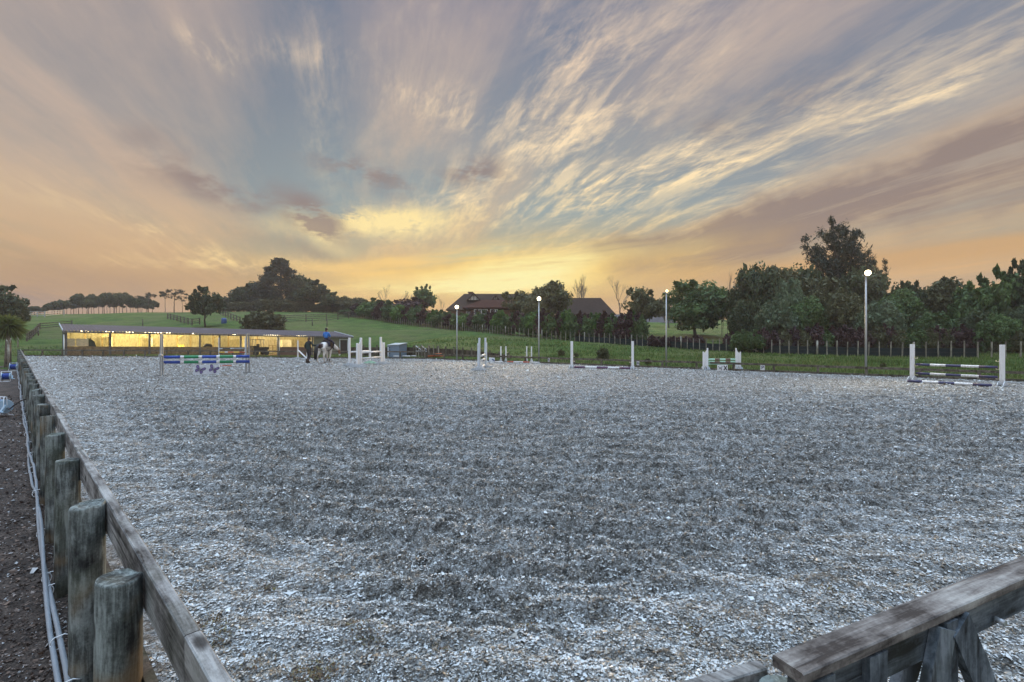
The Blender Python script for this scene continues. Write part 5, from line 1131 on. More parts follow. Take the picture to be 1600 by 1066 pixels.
# --- butterfly jump (left)
a, b = G(252.5, 587.5), G(387, 582.5); M_STD = mat('grey_steel', color=(0.30, 0.32, 0.33), rough=0.5, metal=0.5)
def aframe(label, p, ang, lean):
    o = thing('frame_standard', label, 'jump standard', (p.x, p.y, 0), ang); k = 0.16
    for sgn in (-1, 1):
        m = MB(); m.bar((0.0, sgn * k, 0.02), (-0.0, sgn * 0.10, 1.98), 0.055, 0.055, up=Vector((0, 1, 0))); m.build('leg', M_STD, o)
    for z_, w2 in ((1.93, .11), (0.95, .14)): m = MB(); m.bar((0, -w2, z_), (0, w2, z_), 0.04, 0.04); m.build('crossbar', M_STD, o)
    for sgn in (-1, 1): m = MB(); m.bar((-0.28, sgn * k, 0.02), (0.16, sgn * k, 0.02), 0.06, 0.04); m.build('foot', M_STD, o)
    for z in (0.62, 0.86): m = MB(); m.box((0.065, 0, z - 0.05), (0.09, 0.10, 0.02)); m.build('cup', M_STD, o)
    return o
an = direc(a, b); o = aframe('grey steel frame standard at the left end of the butterfly jump', a, an - 0.25, 0); aframe('grey steel frame standard at the right end of the butterfly jump', b, an + math.pi - 0.55, 0)
m = MB(); m.tube([(-0.02, -0.2, 0.95), (0.02, -0.13, 0.95)], 0.075, 12); m.build('gauge', M_GALV, o)
BW = [(M_BLUE, 26), (M_WHITE, 5.5), (M_GREEN, 23), (M_WHITE, 5.5), (M_BLUE, 23), (M_WHITE, 5), (M_GREEN, 22), (M_WHITE, 4.5), (M_BLUE, 22)]
pole('upper blue and green striped pole of the butterfly jump', at(256, 558.3, 23.0), at(390, 557.0, 24.0), BW, 0.072); pole('lower blue and green striped pole of the butterfly jump', at(256, 566.3, 23.05), at(390, 565.0, 24.05), BW, 0.072)
def butterfly_panel():
    p, q = G(300, 586.5), G(343, 584.5); an = direc(p, q); L = (q - p).length; o = thing('butterfly_board', 'low white filler board painted with two purple butterflies under the striped poles', 'filler board', (p.x, p.y, 0.0), an)
    m = MB(); m.poly([(0.05, 0, 0), (L - 0.01, 0, 0), (L, 0, 0.46), (0.14, 0, 0.46)], (0, 0.03, 0)); m.build('board', mat('pale_grey_board', color=(0.60, 0.64, 0.70), rough=0.6), o)
    for sx in (0.30, 0.80):
        cx, cz = sx * L - 0.03, 0.235; w = MB(); bd = MB()
        for sg in (-1, 1):
            rt = -0.45
            for pts in ([(0.01, 0.0), (0.05, 0.10), (0.13, 0.19), (0.20, 0.19), (0.215, 0.11), (0.16, 0.03)], [(0.01, -0.01), (0.13, 0.01), (0.17, -0.05), (0.15, -0.13), (0.09, -0.16), (0.04, -0.09)]):
                P = [(sg * u, v) for u, v in pts]; P = [(u * math.cos(rt) - v * math.sin(rt), u * math.sin(rt) + v * math.cos(rt)) for u, v in P]
                if sg < 0: P = P[::-1]
                w.poly([(cx + u, -0.005, cz + v) for u, v in P], (0, 0.0055, 0)); c_ = (sum(u for u, v in P) / 6, sum(v for u, v in P) / 6)
                P2 = [(c_[0] + (u - c_[0]) * 0.6, c_[1] + (v - c_[1]) * 0.6) for u, v in P]; bd.poly([(cx + u, -0.009, cz + v) for u, v in P2], (0, 0.0035, 0))
        w.build('butterfly_outline', mat('dark_violet', color=(0.05, 0.035, 0.12), rough=0.6), o); bd.build('butterfly_wings', mat('violet', color=(0.20, 0.16, 0.36), rough=0.6), o)
        m = MB(); rt = -0.45; m.bar((cx - 0.10 * math.sin(-rt), -0.012, cz - 0.10 * math.cos(rt)), (cx + 0.11 * math.sin(-rt), -0.012, cz + 0.11 * math.cos(rt)), 0.022, 0.01); m.build('butterfly_body', mat('dark_violet'), o)
butterfly_panel()
# --- rainbow poles behind the butterfly jump
a, b = G(342, 574), G(383, 573); an = direc(a, b)
standard('thin pale standard just behind the right half of the butterfly jump', a.x, a.y, an, 1.75, 0.045, M_WHITEB, (0.95, 0.75), 0.5); standard('thin standard behind the right frame of the butterfly jump', b.x, b.y, an + math.pi, 1.75, 0.045, M_WHITEB, (0.95, 0.75), 0.5)
Yp = (a.y + b.y) / 2
pole('grey-black top pole behind the butterfly jump', at(342, 545, a.y), at(383, 544.5, b.y), [(M_WHITEB, 1), (M_BLACK, 2), (M_WHITEB, 1), (M_STD, 3)], 0.035); pole('yellow and red striped pole behind the butterfly jump', at(342, 550.5, a.y), at(383, 550.5, b.y), [(M_YELLOW, 2), (M_WHITE, 1), (M_ORANGE, 2), (M_YELLOW, 2), (M_RED, 2)], 0.04)
pole('thin red pole lying on the footing behind the butterfly board', G(342, 573) + Vector((0, 0, 0.04)), G(362, 572.4) + Vector((0, 0, 0.04)), [(M_RED, 2), (M_ORANGE, 1)], 0.03)
# --- small white jump beyond the handler
a, b = G(465.5, 561.5), G(480, 563.8); an = direc(a, b)
standard('white standard with leaning brace left of the walking person', a.x, a.y, an, 1.5, 0.09, M_WHITE, (0.6,), 0.9, m_foot=M_WHITEB); standard('white standard partly hidden behind the legs of the walking person', b.x, b.y, an + math.pi, 0.75, 0.09, M_WHITE, (), 0.7, m_foot=M_WHITEB)
pole('white pole sloping down beside the walking person', at(466.5, 548, a.y - .08), at(480, 561.0, b.y - 0.4), [(M_WHITE, 1)], 0.05)
# --- white oxer right of the horse
f1, f2, r1_, r2_ = G(564, 573), G(595, 569.4), G(546, 571.4), G(578, 567.8)
an = direc(f1, f2); an2 = direc(r1_, r2_)
standard('white winged standard at the near corner of the plain white oxer', f1.x, f1.y, an, 1.74, 0.11, M_WHITE, (0.84, 0.48), 0.9, 0.42, 1.42, M_WHITEB); standard('white winged standard at the right end of the plain white oxer', f2.x, f2.y, an + math.pi, 1.78, 0.11, M_WHITE, (0.84, 0.48), 0.9, 0.42, 1.42, M_WHITEB)
standard('plain white standard at the left rear of the white oxer', r1_.x, r1_.y, an2, 1.74, 0.11, M_WHITE, (0.84,), 0.9, m_foot=M_WHITEB); standard('plain white standard at the far rear of the white oxer on a mint foot', r2_.x, r2_.y, an2 + math.pi, 1.74, 0.11, M_WHITE, (0.84,), 0.9, m_foot=M_MINT)
u = (f2 - f1).normalized() * 0.1
pole('upper white front pole of the oxer', f1 + u + Vector((0, 0, 0.84)), f2 - u + Vector((0, 0, 0.84)), [(M_WHITE, 1)], 0.055); pole('lower white front pole of the oxer', f1 + u + Vector((0, 0, 0.48)), f2 - u + Vector((0, 0, 0.48)), [(M_WHITE, 1)], 0.055)
u = (r2_ - r1_).normalized() * 0.1
pole('white rear pole of the oxer', r1_ + u + Vector((0, 0, 0.84)), r2_ - u + Vector((0, 0, 0.84)), [(M_WHITE, 1)], 0.055)
# --- narrow white jump seen end on
f1, f2 = G(749, 577.5), G(758.5, 574.0); an = direc(f1, f2)
standard('near winged standard of the white jump seen almost end on', f1.x, f1.y, an, 1.74, 0.10, M_WHITEB, (0.75, 0.5), 0.85, 0.3, 1.45, M_WHITEB); standard('far winged standard of the white jump seen almost end on', f2.x, f2.y, an + math.pi, 1.74, 0.10, M_WHITEB, (0.75, 0.5), 0.85, 0.3, 1.45, M_WHITEB)
for z, lb in ((0.75, 'upper white pole of the jump seen end on'), (0.50, 'middle white pole of the jump seen end on'), (0.12, 'lowest white pole of the jump seen end on')):
    pole(lb, f1 + Vector((0.10, 0.10, z)), f2 + Vector((-0.05, -0.12, z)), [(M_WHITE, 1)], 0.055)
# --- four thin standards far centre
for px_, py_, lb, cs in ((782.6, 565, 'thin white standard, leftmost of the four far ones', 0), (790.5, 565.3, 'thin white standard, second from left of the four far ones', 1), (823, 565.6, 'thin white standard, third from left of the four far ones', -1), (830.5, 565.9, 'thin white standard, rightmost of the four far ones', -1)):
    p = G(px_, py_); standard(lb, p.x, p.y, 0 if px_ < 800 else math.pi, 1.10, 0.085, M_WHITE, (0.72, 0.45), 0.6)
pole('red and white pole on the ground between the four thin standards', G(793, 566.3) + Vector((0, 0, 0.045)), G(843, 567.6) + Vector((0, 0, 0.045)), [(M_RED, 2), (M_WHITE, 3), (M_RED, 2), (M_WHITE, 3)], 0.045)
pole('pale pole on the ground left of the four thin standards', G(774, 566.4) + Vector((0, 0, 0.045)), G(786, 566.8) + Vector((0, 0, 0.045)), [(M_WHITE, 1)], 0.045)
# --- ground pole jump, centre right
f1, f2 = G(893.5, 575), G(988.5, 577); an = direc(f1, f2)
standard('white standard at the left end of the single ground pole', f1.x, f1.y, an, 1.54, 0.13, M_WHITE, (0.42, 0.72), 0.8, m_foot=M_WHITEB); standard('white standard at the right end of the single ground pole', f2.x, f2.y, an + math.pi, 1.56, 0.13, M_WHITE, (0.42, 0.72), 0.8, m_foot=M_WHITEB)
NW = [(M_NAVY, 18), (M_WHITE, 19), (M_NAVY, 18), (M_WHITE, 20), (M_NAVY, 20)]
u = (f2 - f1).normalized() * 0.13
pole('plum and white pole lying on the footing between two white standards', f1 + u + Vector((0, -0.15, 0.06)), f2 - u + Vector((0, -0.15, 0.06)), [(M_PURP, 18), (M_WHITE, 19), (M_PURP, 18), (M_WHITE, 18), (M_PURP, 18)], 0.06)
# --- mint poles with black-marked board
f1, f2 = G(1105.5, 577.5), G(1150, 578.0); an = direc(f1, f2)
standard('white winged standard left of the mint striped poles', f1.x, f1.y, an, 1.18, 0.07, M_WHITE, (), 0.8, 0.22, 0.98, M_WHITEB); standard('white winged standard right of the mint striped poles', f2.x, f2.y, an + math.pi, 1.18, 0.07, M_WHITE, (), 0.8, 0.22, 0.98, M_WHITEB)
for py, lb in ((561.8, 'top mint and brown pole between the short winged standards'), (565.6, 'middle mint and brown pole between the short winged standards'), (569.0, 'lowest mint pole between the short winged standards')):
    pole(lb, at(1107, py, f1.y), at(1149, py, f2.y), [(M_MINT, 10), (M_BROWNP if py < 567 else M_MINT, 8), (M_MINT, 9), (M_BROWNP if py < 567 else M_MINT, 8), (M_MINT, 8)], 0.047)
def marked_board():
    p = G(1121, 580.2); o = thing('marked_board', 'small white board with black crossed marks under the mint poles', 'filler board', (p.x, p.y, 0)); m = MB(); m.box((0.27, 0.02, 0.165), (0.54, 0.04, 0.33)); m.build('board', M_WHITE, o)
    m = MB(); k = 0.22
    for a_, b_ in (((0.33, 0.05), (0.50, 0.29)), ((0.50, 0.05), (0.33, 0.29))): m.bar((a_[0], -0.006, a_[1]), (b_[0], -0.0065, b_[1]), 0.01, 0.045, up=Vector((0, 0, 1)))
    for a_, b_ in (((0.05, 0.27), (0.12, 0.13)), ((0.12, 0.13), (0.15, 0.20)), ((0.15, 0.20), (0.19, 0.12)), ((0.19, 0.12), (0.25, 0.28)), ((0.19, 0.12), (0.23, 0.04))): m.bar((a_[0], -0.006, a_[1]), (b_[0], -0.0065, b_[1]), 0.01, 0.022)
    m.build('marks', M_BLACK, o)
marked_board()
# --- navy and white vertical, right
f1, f2 = G(1425.5, 594.5), G(1566, 603.0); an = direc(f1, f2)
standard('white standard with pin holes at the left of the navy striped jump', f1.x, f1.y, an, 1.50, 0.135, M_WHITE, (0.97, 0.66, 0.30), 0.75, m_foot=M_WHITEB); standard('white standard at the right of the navy striped jump nearest the photo edge', f2.x, f2.y, an + math.pi, 1.52, 0.135, M_WHITE, (0.95, 0.66, 0.30), 0.75, m_foot=M_WHITEB)
u = (f2 - f1).normalized() * 0.12
for z0, z1, lb in ((0.67, 0.68, 'top navy and white pole of the right-hand jump'), (0.305, 0.31, 'middle navy and white pole of the right-hand jump')):
    pole(lb, f1 + u + Vector((0, 0, z0)), f2 - u + Vector((0, 0, z1)), NW, 0.05)
pole('navy and white pole on the ground under the right-hand jump', G(1418, 597.3) + Vector((0, 0, 0.05)), G(1550, 604.6) + Vector((0, 0, 0.05)), NW, 0.055)
# ================================================================== ARENA LETTERS AND SMALL THINGS
def letter_card(ch, px, py, w_, h, label, wallm=M_WHITE):
    p = G(px, 560); d = (A_RIGHT - A_MID).normalized(); k = (px - CX) / F; tt = (k * A_MID.y - A_MID.x) / (d.x - k * d.y); p = A_MID + d * tt; nrm = Vector((d.y, -d.x, 0)) ; nrm = nrm if nrm.y < 0 else -nrm
    q = p + nrm * 0.09; z = H - (py - HY) / F * q.y; o = thing('letter_card', label, 'letter sign', (q.x, q.y, z), direc(A_MID, A_RIGHT)); m = MB(); m.box((0, 0, 0), (w_, 0.012, h)); m.build('card', wallm, o)
    cu = bpy.data.curves.new('letter', 'FONT'); cu.body = ch; cu.size = h * 0.95; cu.align_x = 'CENTER'; cu.align_y = 'CENTER'; cu.extrude = 0.002; cu.offset = 0.004; tmp = bpy.data.objects.new('letter_curve', cu); COL.objects.link(tmp); bpy.context.view_layer.update()
    me = bpy.data.meshes.new_from_object(tmp.evaluated_get(bpy.context.evaluated_depsgraph_get())); bpy.data.objects.remove(tmp); me.materials.clear()
    t_ = link_mesh('letter', me, M_NAVY, o); t_.location = (0, -0.010, 0); t_.rotation_euler = (R(90), 0, 0)
letter_card('P', 1192, 574.5, 0.20, 0.26, 'white card with a dark blue letter P on the low fence'); letter_card('B', 997.6, 567.6, 0.15, 0.24, 'small white letter card right of the single ground pole'); letter_card('R', 858.5, 562.5, 0.13, 0.22, 'small white letter card right of the four thin standards')
def m_spots(t, b):
    c = t.coord(); v = t.voro(c, 6.5); setc(t, b, t.mix(v.smooth(0.42, 0.32), (0.62, 0.66, 0.70), (0.07, 0.10, 0.22)))
p = G(768.5, 565.5); o = thing('spotted_filler', 'small white filler block with dark blue blotches right of the end-on jump', 'filler board', (p.x, p.y, 0)); m = MB(); m.poly([(-0.24, 0, 0), (0.2, 0, 0), (0.2, 0, 0.27), (-0.2, 0, 0.29)], (0, 0.2, 0)); m.build('block', mat('blotched_paint', m_spots), o, bevel=0.01)
def box_shed():
    Y = 41.6; X = lambda px: (px - CX) / F * Y; Z = lambda py: H + (HY - py) / F * Y; o = thing('box_shed', 'small blue-grey box shed with pale sloping lid at the foot of the hill', 'shed', (X(618), Y, Z(559)))
    mb = mat('blue_grey_steel', color=(0.20, 0.27, 0.36), rough=0.5, var=0.08); z0 = -0.5
    fl, fr, br = Vector((X(605.5), Y, 0)), Vector((X(626), Y - 0.6, 0)), Vector((X(631.5), Y + 1.0, 0)); bl = fl + (br - fr); zt = [Z(540.2), Z(539.4), Z(537.0), Z(537.4)]
    m = MB(); c = [fl, fr, br, bl]; m.add([p + Vector((0, 0, z0)) for p in c] + [p + Vector((0, 0, z)) for p, z in zip(c, zt)], [(3, 2, 1, 0), (4, 5, 6, 7), (0, 1, 5, 4), (1, 2, 6, 5), (2, 3, 7, 6), (3, 0, 4, 7)]); m.build('body', mb, o, world=True)
    cc = sum(c, Vector()) / 4; c2 = [cc + (p - cc) * 1.08 for p in c]; m = MB(); m.add([p + Vector((0, 0, z + 0.012)) for p, z in zip(c2, zt)] + [p + Vector((0, 0, z + 0.06)) for p, z in zip(c2, zt)], [(3, 2, 1, 0), (4, 5, 6, 7), (0, 1, 5, 4), (1, 2, 6, 5), (2, 3, 7, 6), (3, 0, 4, 7)]); m.build('lid', mat('pale_steel', color=(0.40, 0.46, 0.48), rough=0.5), o, world=True)
    for z in (0.35, 0.62, 0.85): m = MB(); q = fl.lerp(fr, 0.20); m.box((q.x, q.y - 0.03, z), (0.10, 0.05, 0.05)); m.build('hinge', M_BLACK, o, world=True)
box_shed()
# stacked standards, orange poles and white rails in the corner by the box shed
for i, (px_, tall, lb) in enumerate(((600, 0.9, 'short white post at the left side of the box shed'), (606.5, 0.9, 'short white post at the corner of the box shed'), (650, 1.1, 'pale standard leftmost in the stored stack'), (654, 1.0, 'pale standard second in the stored stack'), (659.5, 1.1, 'pale standard third in the stored stack'), (663, 0.95, 'pale standard fourth in the stored stack'),
                                     (669.5, 1.1, 'thin upright standard left of the orange poles'), (677.5, 1.05, 'thin upright standard above the orange poles'), (685.5, 1.05, 'thin upright standard right of the orange poles'))):
    Y = 41.5 - i * 0.12; x = (px_ - CX) / F * Y; o = thing('stored_standard', lb, 'jump standard', (x, Y, 0.0)); zc = 0.05; m = MB(); m.box((0, 0, tall / 2), (0.07, 0.07, tall)); m.build('upright', M_WHITEB if i < 2 else M_BATTEN, o)
    m = MB(); m.poly([(-0.2, -0.03, -0.05), (0.2, -0.03, -0.05), (0.06, -0.03, 0.1), (-0.06, -0.03, 0.1)], (0, -0.03, 0)); m.build('foot', M_BATTEN, o)
for k in range(2):
    x0 = (650 + k * 9 - CX) / F * 41.3; m = MB(); m.bar((x0, 41.2, 1.0), (x0 + 0.42, 41.15, 0.7), 0.05, 0.06); m.bar((x0, 41.12, 0.55), (x0 + 0.45, 41.10, 0.55), 0.05, 0.06)
    tag(m.build('wing_rails', M_WHITEB), ['left pair of pale rails leaning on the stored standards', 'right pair of pale rails leaning on the stored standards'][k], 'rails')
for i in range(9):
    y0 = 40.6 + rnd.uniform(-.25, .25); z = 0.08 + (i % 3) * 0.10; x0 = (664 - CX) / F * 40.6 + rnd.uniform(0, .4); pole('orange pole in the untidy heap on the arena edge', (x0, y0, z), (x0 + rnd.uniform(1.0, 1.3), y0 + rnd.uniform(-.1, .1), z + rnd.uniform(-.02, .22)), [(M_ORANGE, 2), (M_RED, 1), (M_ORANGE, 2)], 0.035)['group'] = 'heap of orange poles'
for px0, px1, py, lb in ((629, 641, 556.5, 'left white pole resting on the low fence below the box shed'), (643, 650, 556.3, 'right white pole resting on the low fence below the box shed'), (615, 623, 556.6, 'short white pole at the foot of the box shed')):
    pole(lb, at(px0, py, 39.2), at(px1, py, 38.8), [(M_WHITE, 1)], 0.04)
p = W(350, 501, 90); z = tz(p.x, p.y); m = MB(); m.tube([(p.x, p.y, z - 0.05), (p.x, p.y, z + 0.1), (p.x, p.y, z + 0.7), (p.x, p.y, z + 1.1)], [0.40, 0.45, 0.45, 0.40], 14); tag(m.build('water_drum', mat('blue_drum', color=(0.02, 0.07, 0.25), rough=0.4)), 'blue drum on the grass right of the upright tree', 'drum')
for px_, Y, hh, lb in ((24, 52, 2.4, 'pale forked post standing right of the cabbage tree trunk'), (28, 60, 1.9, 'thin pale post on the grass at far left')):
    x = (px_ - CX) / F * Y if px_ > 25 else (13.5 - CX) / F * 38; Yv = Y if px_ > 25 else 38; z = tz(x, Yv); m = MB(); m.tube([(x, Yv, z - 0.2), (x, Yv, z + hh * 0.8)], 0.07, 8); m.tube([(x, Yv, z + hh * 0.75), (x + 0.18, Yv, z + hh)], 0.04, 6); m.tube([(x, Yv, z + hh * 0.75), (x - 0.16, Yv, z + hh * 0.95)], 0.04, 6); tag(m.build('marker_post', M_BATTEN), lb, 'post')
# ================================================================== HOSE REELS
def reel(px, py, Y, r, width, ang, label):
    c = W(px, py, Y); z0 = float(mulch_h(np.array([c.x]), np.array([c.y]))[0]) if c.x > fence_x(c.y) - 9 else tz(c.x, c.y); o = thing('hose_reel', label, 'hose reel', (c.x, c.y, z0), ang); zc = r + 0.10
    for s_ in (-1, 1):
        m = MB(); n = 24; m.tube([(s_ * width / 2, 0, zc), (s_ * (width / 2 + 0.035), 0, zc)], r, n); m.build('flange', M_PALEB, o, bevel=0.006)
        m = MB(); x_ = s_ * (width / 2 + 0.06); m.tube([(x_, -r * 1.05, 0.015), (x_, -r * 0.2, zc), (x_, -0.03, zc + r * 1.35), (x_, 0.03, zc + r * 1.35), (x_, r * 0.2, zc), (x_, r * 1.05, 0.015)], 0.014, 8); m.build('frame', M_TIE, o)
    m = MB(); m.tube([(-width / 2 - 0.06, 0, zc + r * 1.35), (width / 2 + 0.06, 0, zc + r * 1.35)], 0.014, 8); m.tube([(-width / 2 - 0.06, -r * 1.05, 0.015), (width / 2 + 0.06, -r * 1.05, 0.015)], 0.014, 8); m.tube([(-width / 2 - 0.06, r * 1.05, 0.015), (width / 2 + 0.06, r * 1.05, 0.015)], 0.014, 8); m.build('handle', M_TIE, o)
    m = MB(); pts = []
    for layer in range(2):
        for k in range(9 * 14):
            a_ = k / 14 * 2 * math.pi; xx = -width / 2 + 0.03 + (width - 0.06) * k / (9 * 14); xx = xx if layer == 0 else -xx; rr = r * (0.72 + 0.10 * layer); pts.append((xx, math.cos(a_) * rr, zc + math.sin(a_) * rr))
    m.tube(pts, r * 0.07, 6); m.tube([(-width / 2, 0, zc), (width / 2, 0, zc)], r * 0.7, 16); m.build('hose', M_BLUE, o)
    m = MB(); x_ = width / 2 + 0.09; m.tube([(x_ - 0.05, 0, zc), (x_ + 0.03, 0, zc)], 0.05, 10); m.bar((x_, 0.02, zc + 0.02), (x_ + 0.02, -r * 0.55, zc - r * 0.75), 0.04, 0.09, bevel=0.01); m.tube([(x_ + 0.01, -r * 0.5, zc - r * 0.7), (x_ + 0.13, -r * 0.55, zc - r * 0.75)], 0.025, 8); m.build('crank', M_PALEB, o)
reel(3, 628, 15.6, 0.225, 0.26, -0.35, 'nearest blue hose reel with pale crank cut by the left edge'); reel(10, 580, 27.5, 0.20, 0.30, 0.55, 'middle blue hose reel on the mulch beside the fence'); reel(22, 566, 36, 0.21, 0.36, 0.4, 'farthest blue hose reel near the end of the long fence')
m = MB(); p0 = W(17, 633, 15.5); pts = [W(14, 640, 15.5), W(24, 632, 15.3), W(33, 626, 15.0), W(40, 624, 14.8)]; m.tube(pts, 0.02, 8); tag(m.build('hose', M_BLACK), 'black hose running from the nearest reel to the fence pipes', 'hose')
# ================================================================== GATE, LOWER RIGHT
def gate():
    z = 0.90; Dz = H - z; p = Vector((0.800, 1.403, 0)); q = Vector((2.118, 2.0, 0)); d = (q - p).normalized(); n = Vector((-d.y, d.x, 0)); L = 3.4
    o = thing('braced_gate', 'dark weathered timber rail with cap and cross braces at the lower right corner', 'gate', (p.x, p.y, -0.1))
    A = lambda s, off, zz: p + d * s + n * off + Vector((0, 0, zz))
    m = MB(); m.bar(A(0, 0.0, z - 0.019), A(L, 0, z - 0.019), 0.097, 0.034, bevel=0.004); m.build('cap', M_GATE, o, world=True)
    m = MB(); m.bar(A(0.03, 0.0, z - 0.10), A(L, 0.0, z - 0.10), 0.045, 0.118); m.build('top_rail', M_GRAIL, o, world=True)
    m = MB(); m.bar(A(0.03, 0.0, 0.03), A(L, 0.0, 0.03), 0.045, 0.15); m.build('bottom_rail', M_GRAIL, o, world=True)
    for s in (0.78,): m = MB(); m.bar(A(s, -0.026, z - 0.042), A(s, -0.026, -0.25), 0.05, 0.07, up=d); m.build('stile', M_BRACE, o, world=True)
    for s in (2.6, 0.36, 0.10): m = MB(); m.bar(A(s, -0.026, z - 0.045), A(s, -0.020, -0.3), 0.040, 0.09, up=d); m.build('stile', M_BRACE, o, world=True)
    m = MB(); m.bar(A(0.745, -0.04, z - 0.06), A(0.44, -0.04, 0.02), 0.03, 0.11, up=n.cross(Vector((0, 0, 1)))); m.build('brace', M_BRACE, o, world=True)
    m = MB(); m.bar(A(0.70, 0.03, z - 0.17), A(0.24, 0.03, 0.02), 0.03, 0.10, up=n.cross(Vector((0, 0, 1)))); m.build('brace', M_BRACE, o, world=True)
    m = MB(); m.bar(A(0.82, -0.045, z - 0.06), A(1.26, -0.045, 0.16), 0.03, 0.115, up=n.cross(Vector((0, 0, 1)))); m.build('brace', M_BRACE, o, world=True)
    for s in (0.05, 1.13): m = MB(); m.tube([A(s if s > 1 else 0.30, -0.03 if s > 1 else -0.05, z - 0.13), A(s if s > 1 else 0.30, -0.06 if s > 1 else -0.075, z - 0.13)], 0.012, 8); m.build('bolt', M_GALV, o, world=True)
    # short fence joining the long fence to the gate
    o = thing('corner_fence', 'short low rail and round post meeting the gate at the lower right', 'fence', (0.9, 1.9, 0)); zt = 0.62; Dz = H - zt
    g1 = Vector(((1190 - CX) / (1037 - HY) * Dz, F * Dz / (1037 - HY), zt)); g0 = Vector(((1085 - CX) / (1068 - HY) * Dz, F * Dz / (1068 - HY), zt)); dd = (g1 - g0).normalized()
    m = MB(); m.bar(g1 - dd * 1.15 - Vector((0, 0, 0.06)), g1 - Vector((0, 0, 0.06)), 0.055, 0.12, bevel=0.005); m.build('rail', M_RAIL, o, world=True)
    c = g1 + Vector((0.02, -0.115, 0)); m = MB(); m.tube([(c.x, c.y, -0.9), (c.x, c.y, 0.2), (c.x, c.y, zt - 0.025), (c.x, c.y, zt - 0.015)], [0.09, 0.086, 0.084, 0.078], 20); m.build('post', M_POST, o, world=True)
gate()
# ================================================================== PEOPLE AND HORSE (one skinned surface per body)
def skin(name, nodes, edges, m_, parent, sub=2, smooth=True):
    """nodes: name -> (x,y,z,rx,ry); edges list of names; the first node is the root"""
    keys = list(nodes); me = bpy.data.meshes.new(name); me.from_pydata([nodes[k][:3] for k in keys], [(keys.index(a), keys.index(b)) for a, b in edges], [])
    o = link_mesh(name, me, m_, parent); md = o.modifiers.new('skin', 'SKIN'); md.use_smooth_shade = True; md.branch_smoothing = 0.3
    if not me.skin_vertices: raise RuntimeError('no skin layer')
    for i, k in enumerate(keys):
        v = nodes[k]; me.skin_vertices[0].data[i].radius = (v[3], v[4] if len(v) > 4 else v[3]); me.skin_vertices[0].data[i].use_root = (i == 0)
    s = o.modifiers.new('sub', 'SUBSURF'); s.levels = sub; s.render_levels = sub
    return o
def ell(m, c, r, n=12, rot=None):
    vs = []; fs = []
    for i in range(n + 1):
        th = math.pi * i / n
        for k in range(n * 2):
            ph = math.pi * k / n; v = Vector((math.sin(th) * math.cos(ph) * r[0], math.sin(th) * math.sin(ph) * r[1], math.cos(th) * r[2]))
            if rot is not None: v = rot @ v
            vs.append(v + Vector(c))
    w_ = n * 2
    for i in range(n):
        for k in range(w_): fs.append((i * w_ + k, (i + 1) * w_ + k, (i + 1) * w_ + (k + 1) % w_, i * w_ + (k + 1) % w_))
    m.add(vs, fs, 0, True)
M_SKIN = mat('skin', color=(0.50, 0.30, 0.22), rough=0.55, var=0.05); M_HAIR = mat('brown_hair', color=(0.10, 0.055, 0.03), rough=0.7); M_COAT = mat('dark_green_coat', color=(0.012, 0.030, 0.026), rough=0.75, var=0.3)
M_TROUS = mat('dark_trousers', color=(0.020, 0.018, 0.024), rough=0.8); M_JBLUE = mat('bright_blue_jacket', color=(0.02, 0.16, 0.50), rough=0.5, var=0.35, scale=9); M_BOOT = mat('brown_boot', color=(0.05, 0.03, 0.02), rough=0.5); M_HELM = mat('black_helmet', color=(0.02, 0.015, 0.02), rough=0.35)
def hand(parent, wrist, direction, palm, sgn, m_=None):
    wrist = Vector(wrist); d = Vector(direction).normalized(); pn = Vector(palm).normalized(); s_ = d.cross(pn) * sgn; n = {}; e = []
    n['w'] = (*wrist, 0.026, 0.020); c = wrist + d * 0.05; n['p'] = (*c, 0.030, 0.016); e.append(('w', 'p'))
    for i, (off, L) in enumerate(((-0.028, 0.066), (-0.010, 0.075), (0.009, 0.070), (0.026, 0.055))):
        a = c + d * 0.028 + s_ * off; b = a + d * L * 0.5 + pn * 0.012; t_ = b + d * L * 0.35 + pn * 0.028
        n[f'a{i}'] = (*a, 0.0095); n[f'b{i}'] = (*b, 0.009); n[f't{i}'] = (*t_, 0.0075); e += [('p', f'a{i}'), (f'a{i}', f'b{i}'), (f'b{i}', f't{i}')]
    a = wrist + d * 0.03 - s_ * 0.03; b = a + d * 0.035 - s_ * 0.02 + pn * 0.02; n['ta'] = (*a, 0.012); n['tb'] = (*b, 0.009); e += [('w', 'ta'), ('ta', 'tb')]
    return skin('hand', n, e, m_ or M_SKIN, parent, 1)
def face(o, c, fwd, r=0.1):
    """eyes, nose, mouth and ears set on a head centred at c, looking along fwd"""
    c = Vector(c); f = Vector(fwd).normalized(); s_ = f.cross(Vector((0, 0, 1))).normalized(); m = MB()
    rot = Matrix((s_, f, Vector((0, 0, 1)))).transposed(); ell(m, c + f * 0.098 - Vector((0, 0, 0.012)), (0.013, 0.018, 0.024), 6, rot)
    for k in (-1, 1): ell(m, c + s_ * 0.074 * k - Vector((0, 0, 0.01)), (0.012, 0.02, 0.03), 6, rot)
    m.build('nose_and_ears', M_SKIN, o); m = MB(); [ell(m, c + f * 0.088 + s_ * 0.030 * k + Vector((0, 0, 0.015)), (0.012, 0.007, 0.008), 6, rot) for k in (-1, 1)]; m.build('eyes', M_BLACK, o)
    m = MB(); ell(m, c + f * 0.088 - Vector((0, 0, 0.055)), (0.022, 0.008, 0.006), 6, rot); m.build('mouth', mat('lips', color=(0.40, 0.16, 0.13), rough=0.5), o)
